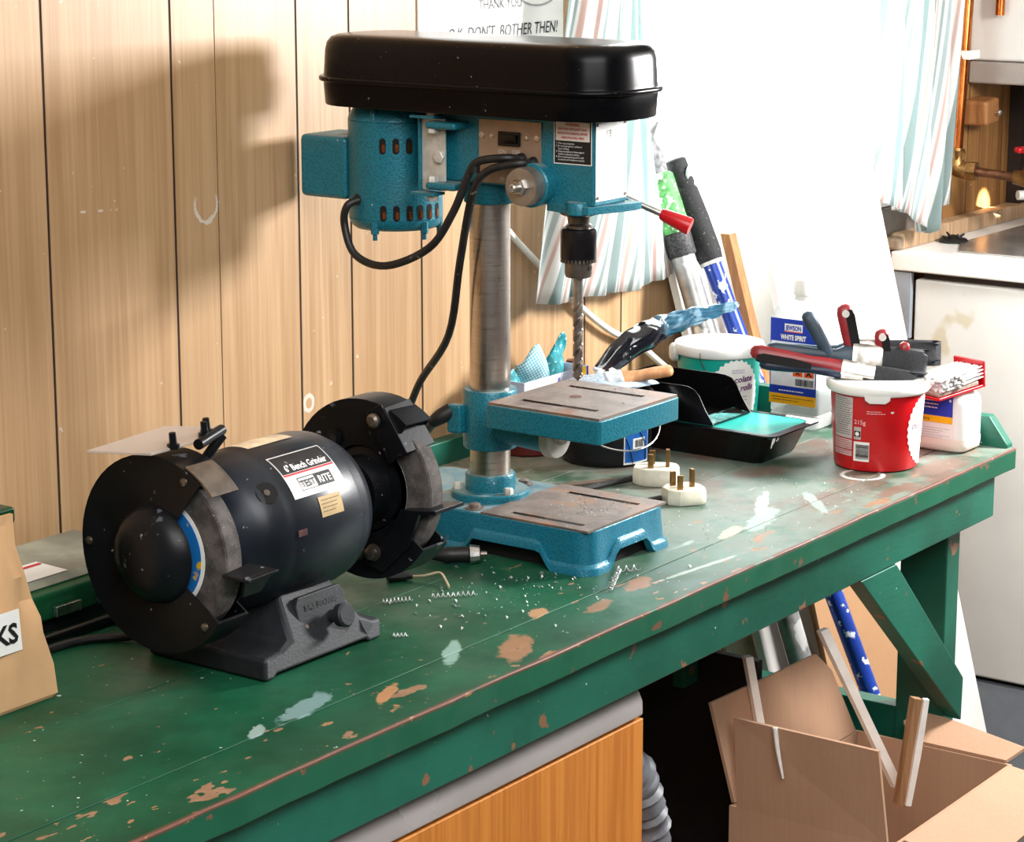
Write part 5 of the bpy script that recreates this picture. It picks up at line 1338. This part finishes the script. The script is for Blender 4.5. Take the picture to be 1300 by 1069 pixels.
tag(build('white_pipe', MB().cyl((1.56, .060, .180), (1.70, -.06, .178), .008, None, 14), M_whitepl, None, base=(1.63, 0, .17)), 'short white waste pipe below the brass valve', 'pipe')
wt = thing('worktop', (1.7, -.3, .085), 'pale worktop with a timber back strip at the room\'s right', 'worktop')
build('slab', MB().box(1.258, 2.3, -.75, .137, .087, .117), M_enamel, wt, bevel=.003)
build('back_strip', MB().box(1.285, 2.3, .128, .159, .1172, .142), M_skirt, wt, bevel=.002)
build('strip_end', MB().box(1.262, 1.284, .125, .158, .1175, .138), pine('split_timber', '#7d6a58', '#a08a74'), wt, bevel=.006)
dr = tag(build('drainer', MB().prism([(1.40, .085), (1.31, .045), (1.31, -.25), (2.0, -.25), (2.0, .085)], 'z', .1172, .1195), mat('scratched_steel_drainer', '#a39e99', .25, .6, .2, 12), None, base=(1.7, -.05, .1172), bevel=.001), 'dull steel plate lying on the pale worktop', 'plate')
cb = thing('white_cabinet', (1.75, -.3, -BZ), 'white enamelled cabinet on a grey plinth beyond the bench end', 'cabinet')
build('side_panel', MB().box(1.272, 2.25, -.74, .10, -.556, .0745), M_enamel, cb, bevel=.004)
build('rebate', MB().box(1.285, 2.24, -.73, .09, .0745, .0868), mat('dark_gap_wood', '#3a2a20', .7), cb)
build('plinth', MB().box(1.276, 2.24, -.735, .095, -BZ + .0005, -.566), M_grey, cb, bevel=.003)
build('seam', MB().box(1.290, 2.23, -.72, .09, -.566, -.556), M_void, cb)
build('corner_bracket', MB().box(1.262, 1.272, .102, .135, -.02, .085), M_grey, cb, bevel=.001)
bp = thing('rubber_plug', (1.413, .118, .1172), 'crumpled black rubber cap lying on the pale worktop', 'plug')
mb = MB(); mb.lathe([(0, .1175), (.022, .1175), (.025, .120), (.021, .1235), (.010, .125), (.004, .129), (0, .130)], (1.405, .100, 0), seg=22); build('disc', mb, M_rubber, bp)
for k in range(6):
    a = k * 1.05; build('frill', MB().tube([(1.405 + .008 * math.cos(a), .100 + .008 * math.sin(a), .124), (1.405 + .018 * math.cos(a), .100 + .018 * math.sin(a), .127 + .004 * (k % 2))], [.003, .0015], 6, 0), M_rubber, bp)

# ------------------------------------------------------------------ things leaning beyond the bench end
def lean(x0, x1, zt, yt, slope, th, zb=-BZ + .001):
    """board leaning on the wall: front face passes (yt, zt) and comes forward by `slope` per metre of drop"""
    yb = yt - slope * (zt - zb)
    return MB().prism([(yb, zb), (yt, zt), (yt + th, zt), (yb + th, zb)], 'x', x0, x1)
tag(build('white_board', lean(.614, .87, .24, .160, .30, .012), M_wpaint, None, base=(.69, -.15, -BZ), bevel=.001), 'narrow white board leaning behind the scraper poles', 'board')
tag(build('white_sheet', lean(.757, 1.105, .36, .118, .262, .012), M_wpaint, None, base=(.95, -.16, -BZ), bevel=.001), 'wide white panel leaning below the window beside the cabinet', 'panel')
tag(build('pine_batten', lean(.702, .721, .212, .104, .30, .015), M_pine, None, base=(.712, -.2, -BZ), bevel=.001), 'orange-brown pine batten leaning left of the wide white panel', 'batten')
tag(build('cream_board', lean(.600, .658, -.10, .101, .30, .010), mat('cream_board', '#efe3d2', .6, 0, .05), None, base=(.62, -.1, -BZ), bevel=.001), 'cream board leaning under the bench, left of the white one', 'board')
tag(build('brown_batten', lean(.659, .674, -.06, .101, .30, .010), M_pined, None, base=(.61, -.16, -BZ), bevel=.001), 'dark brown batten leaning under the bench against the cream board', 'batten')
mb = MB(); 
def hp_(x, z): return Vector((x, -.045 + .27 * (z + .2), z))
R = random.Random(2); edge = [hp_(.905 + R.uniform(-.003, .003), -.325 - .03 * k) for k in range(12)]
mb.slab([hp_(.66, -BZ + .002), hp_(.66, -.12), hp_(.80, -.12)] + edge + [hp_(.905, -BZ + .002)], .004)
tag(build('hardboard_sheet', mb, M_hard, None, base=(.78, -.14, -BZ)), 'torn brown hardboard sheet leaning behind the blue pole', 'sheet')
def pole(p, q, t): return Vector(p).lerp(Vector(q), t)
P0, P1 = (.608, .179, .352), (.608, -.241, -BZ + .002)
gp = thing('grey_pole', P1, 'scuffed grey extension pole with a green grip, leaning at the window', 'pole')
build('tube', MB().cyl(pole(P0, P1, .135), P1, .0165, None, 20), mat('scuffed_aluminium', '#a9a9a8', .38, .7, .25, 30, 0, 100, [('#ededeb', .40, 22)]), gp)
build('ridged_collar', MB().tube([pole(P0, P1, t) for t in (.112, .114, .138, .140)], [.017, .0195, .0195, .018], 20, 0), mat('ridged_black', '#3a3a3c', .6, 0, .6, 300), gp)
build('green_grip', MB().tube([pole(P0, P1, t) for t in (.045, .048, .10, .113)], [.015, .0185, .0205, .020], 20, 0), mat('green_grip_rubber', '#4f9450', .6, 0, .3, 90, 0, 100, [('#cfe3cc', .42, 110)]), gp)
build('neck', MB().tube([pole(P0, P1, t) for t in (.0, .012, .02, .047)], [.007, .009, .0135, .013], 16, 0), mat('dusty_grey_plastic', '#77787a', .6, 0, .35, 120), gp)
for s_ in (1, -1):
    p = pole(P0, P1, .004); build('fork_prong', MB().tube([p, p + Vector((.012 * s_, -.006 * s_, .022))], [.006, .0025], 8, 0), mat('dusty_grey_plastic', '#77787a', .6), gp)
Q0, Q1 = (.650, .157, .302), (.650, -.351, -BZ + .002)
bpole = thing('blue_pole', Q1, 'blue paint-spattered pole with a black foam grip, leaning beside the grey one', 'pole')
build('tube', MB().cyl(pole(Q0, Q1, .10), Q1, .0128, None, 20), mat('spattered_blue_tube', '#123a9a', .35, .1, .12, 20, 0, 100, [('#dfe6f2', .39, 60)]), bpole)
fgp = mat('black_foam_grip', '#191a1c', .75, 0, .5, 260, .5, 500, [('#77797c', .31, 260)])
build('foam_grip', MB().tube([pole(Q0, Q1, t) for t in (.022, .026, .055, .10, .110)], [.0155, .0180, .0190, .0185, .0165], 22, 0), fgp, bpole)
build('end_cap', MB().tube([pole(Q0, Q1, t) for t in (-.012, -.010, .018, .023)], [.0135, .0165, .0170, .0150], 22, 0), fgp, bpole)
build('hanging_loop', MB().lathe([(.0085, -.0195), (.0085, -.0165)], (0, 0, 0), 'y', 18, M=Matrix.Translation(pole(Q0, Q1, .004)) @ Matrix.Scale(1.4, 4, (0, 0, 1))), mat('grey_loop', '#a9abad', .5), bpole)
build('ferrule_ring', MB().tube([pole(Q0, Q1, t) for t in (.108, .114)], [.0165, .0165], 22, 0), M_zinc, bpole)

# ------------------------------------------------------------------ under the bench
dpd = thing('drawer_pedestal', (-.45, -.15, -BZ), 'orange wood drawer unit with a grey rounded top under the bench', 'drawer unit')
prof = [(-.02, -.118), (-.02, -.0845), (-.335, -.0845), (-.348, -.087), (-.357, -.094), (-.361, -.103), (-.3615, -.118)]
build('rounded_top', MB().prism(prof, 'x', -.72, -.2355), mat('grey_metallic_top', '#b9b3b1', .26, .35, .05, 10), dpd, bevel=.003, smooth=50)
build('carcass', MB().box(-.718, -.237, -.345, -.02, -BZ + .001, -.1185), M_orangew, dpd)
zz = [-.120, -.30, -.485, -.67]
for a, b in zip(zz[:-1], zz[1:]):
    d_ = build('drawer', MB().box(-.716, -.2345, -.3605, -.3455, b + .003, a - .001), M_orangew, dpd, bevel=.0012)
    build('drawer_pull', MB().box(-.53, -.42, -.3625, -.3606, (a + b) / 2 - .008, (a + b) / 2 + .008), M_zinc, d_, bevel=.001)
hose = MB(); pts = []
hk = [Vector(p) for p in ((-.19, -.235, -.20), (-.13, -.25, -.215), (-.075, -.25, -.255), (-.045, -.25, -.33), (-.035, -.24, -.50), (-.03, -.22, -.77))]
for k in range(70):
    q = k / 69 * 4.999; i_ = int(q); pts.append(hk[i_].lerp(hk[i_ + 1], q - i_))
rr_ = [.023 + .003 * math.sin(k * 2.4) for k in range(70)]
hose.tube(pts, rr_, 16, 2)
tag(build('ribbed_hose', hose, mat('grey_ribbed_plastic', '#6a6e75', .5, 0, .2), None, base=(-.03, -.22, -BZ), smooth=60), 'grey ribbed hose hanging beside the drawer unit', 'hose')
tag(build('shade_sheet', MB().box(.205, .217, -.238, .066, -BZ + .001, -.205), M_rubber, None, base=(.21, -.07, -BZ), bevel=.001), 'added black sheet standing in for the shade under the bench', 'board')  # black sheet added to keep the space under the bench dark

bx = thing('cardboard_box', (.26, -.37, -BZ), 'open cardboard box with raised flaps in front of the bench\'s far leg', 'box')
x0, x1, y0, y1, z0, z1 = .105, .415, -.470, -.262, -BZ + .001, -.345; w_ = .004
for nm, a in (('wall_panel', (x0, x0 + w_, y0, y1)), ('wall_panel', (x1 - w_, x1, y0, y1)), ('wall_panel', (x0 + w_, x1 - w_, y0, y0 + w_)), ('wall_panel', (x0 + w_, x1 - w_, y1 - w_, y1))):
    build(nm, MB().box(a[0], a[1], a[2], a[3], z0, z1), M_card, bx)
build('bottom_panel', MB().box(x0 + w_, x1 - w_, y0 + w_, y1 - w_, z0, z0 + w_), M_card, bx)
build('flap', MB().slab([(.105, -.272, -.345), (.097, -.270, -.236), (.090, -.455, -.2335), (.105, -.462, -.345)], .004), M_card, bx)
build('flap', MB().slab([(.110, -.262, -.343), (.405, -.262, -.343), (.360, -.250, -.255), (.327, -.246, -.226), (.20, -.247, -.222), (.078, -.248, -.217)], .004), M_card, bx)
build('flap', MB().slab([(.415, -.335, -.345), (.415, -.462, -.345), (.452, -.470, -.338), (.462, -.36, -.326), (.455, -.325, -.322), (.43, -.318, -.330)], .004), M_card, bx)
build('flap', MB().slab([(.13, -.470, -.345), (.41, -.470, -.345), (.44, -.545, -.365), (.16, -.55, -.372)], .004), M_card, bx)
def stick(label, name, a, b, r, m, flat=.6, extra=None):
    mb = MB(); mb.tube([a, Vector(a).lerp(Vector(b), .5), b], [r, r * .95, r], 4, 0, flat)
    return tag(build(name, mb, m, None, base=b, smooth=20), label, 'stick', 'sticks in the cardboard box')
M_wstick = mat('white_painted_stick', '#f8f6f2', .5, 0, .06, 30, 0, 100, [('#8a7a66', .27, 40)])
stick('long straight white-painted stick poking up from the middle of the cardboard box', 'paint_stick', (.205, -.322, -.150), (.26, -.395, -.34), .0085, M_wstick)
hs = stick('stick half brown wood, half white paint, at the cardboard box\'s front right', 'paint_stick', (.232, -.430, -.218), (.222, -.418, -.345), .009, M_pined)
build('white_half', MB().tube([(.2325, -.441, -.217), (.2275, -.435, -.28), (.2225, -.428, -.344)], [.0045, .0055, .0045], 4, 3), M_wstick, hs)
st = stick('crooked white-dripped stick standing against the cardboard box\'s tall flap', 'paint_stick', (.150, -.262 + .006, -.180), (.175, -.275, -.335), .0075, M_wstick)
build('paint_drip', MB().tube([(.0945, -.325, -.235), (.0935, -.330, -.262), (.0938, -.337, -.292)], [.003, .0026, .0012], 8, 4), M_whitepl, bx)
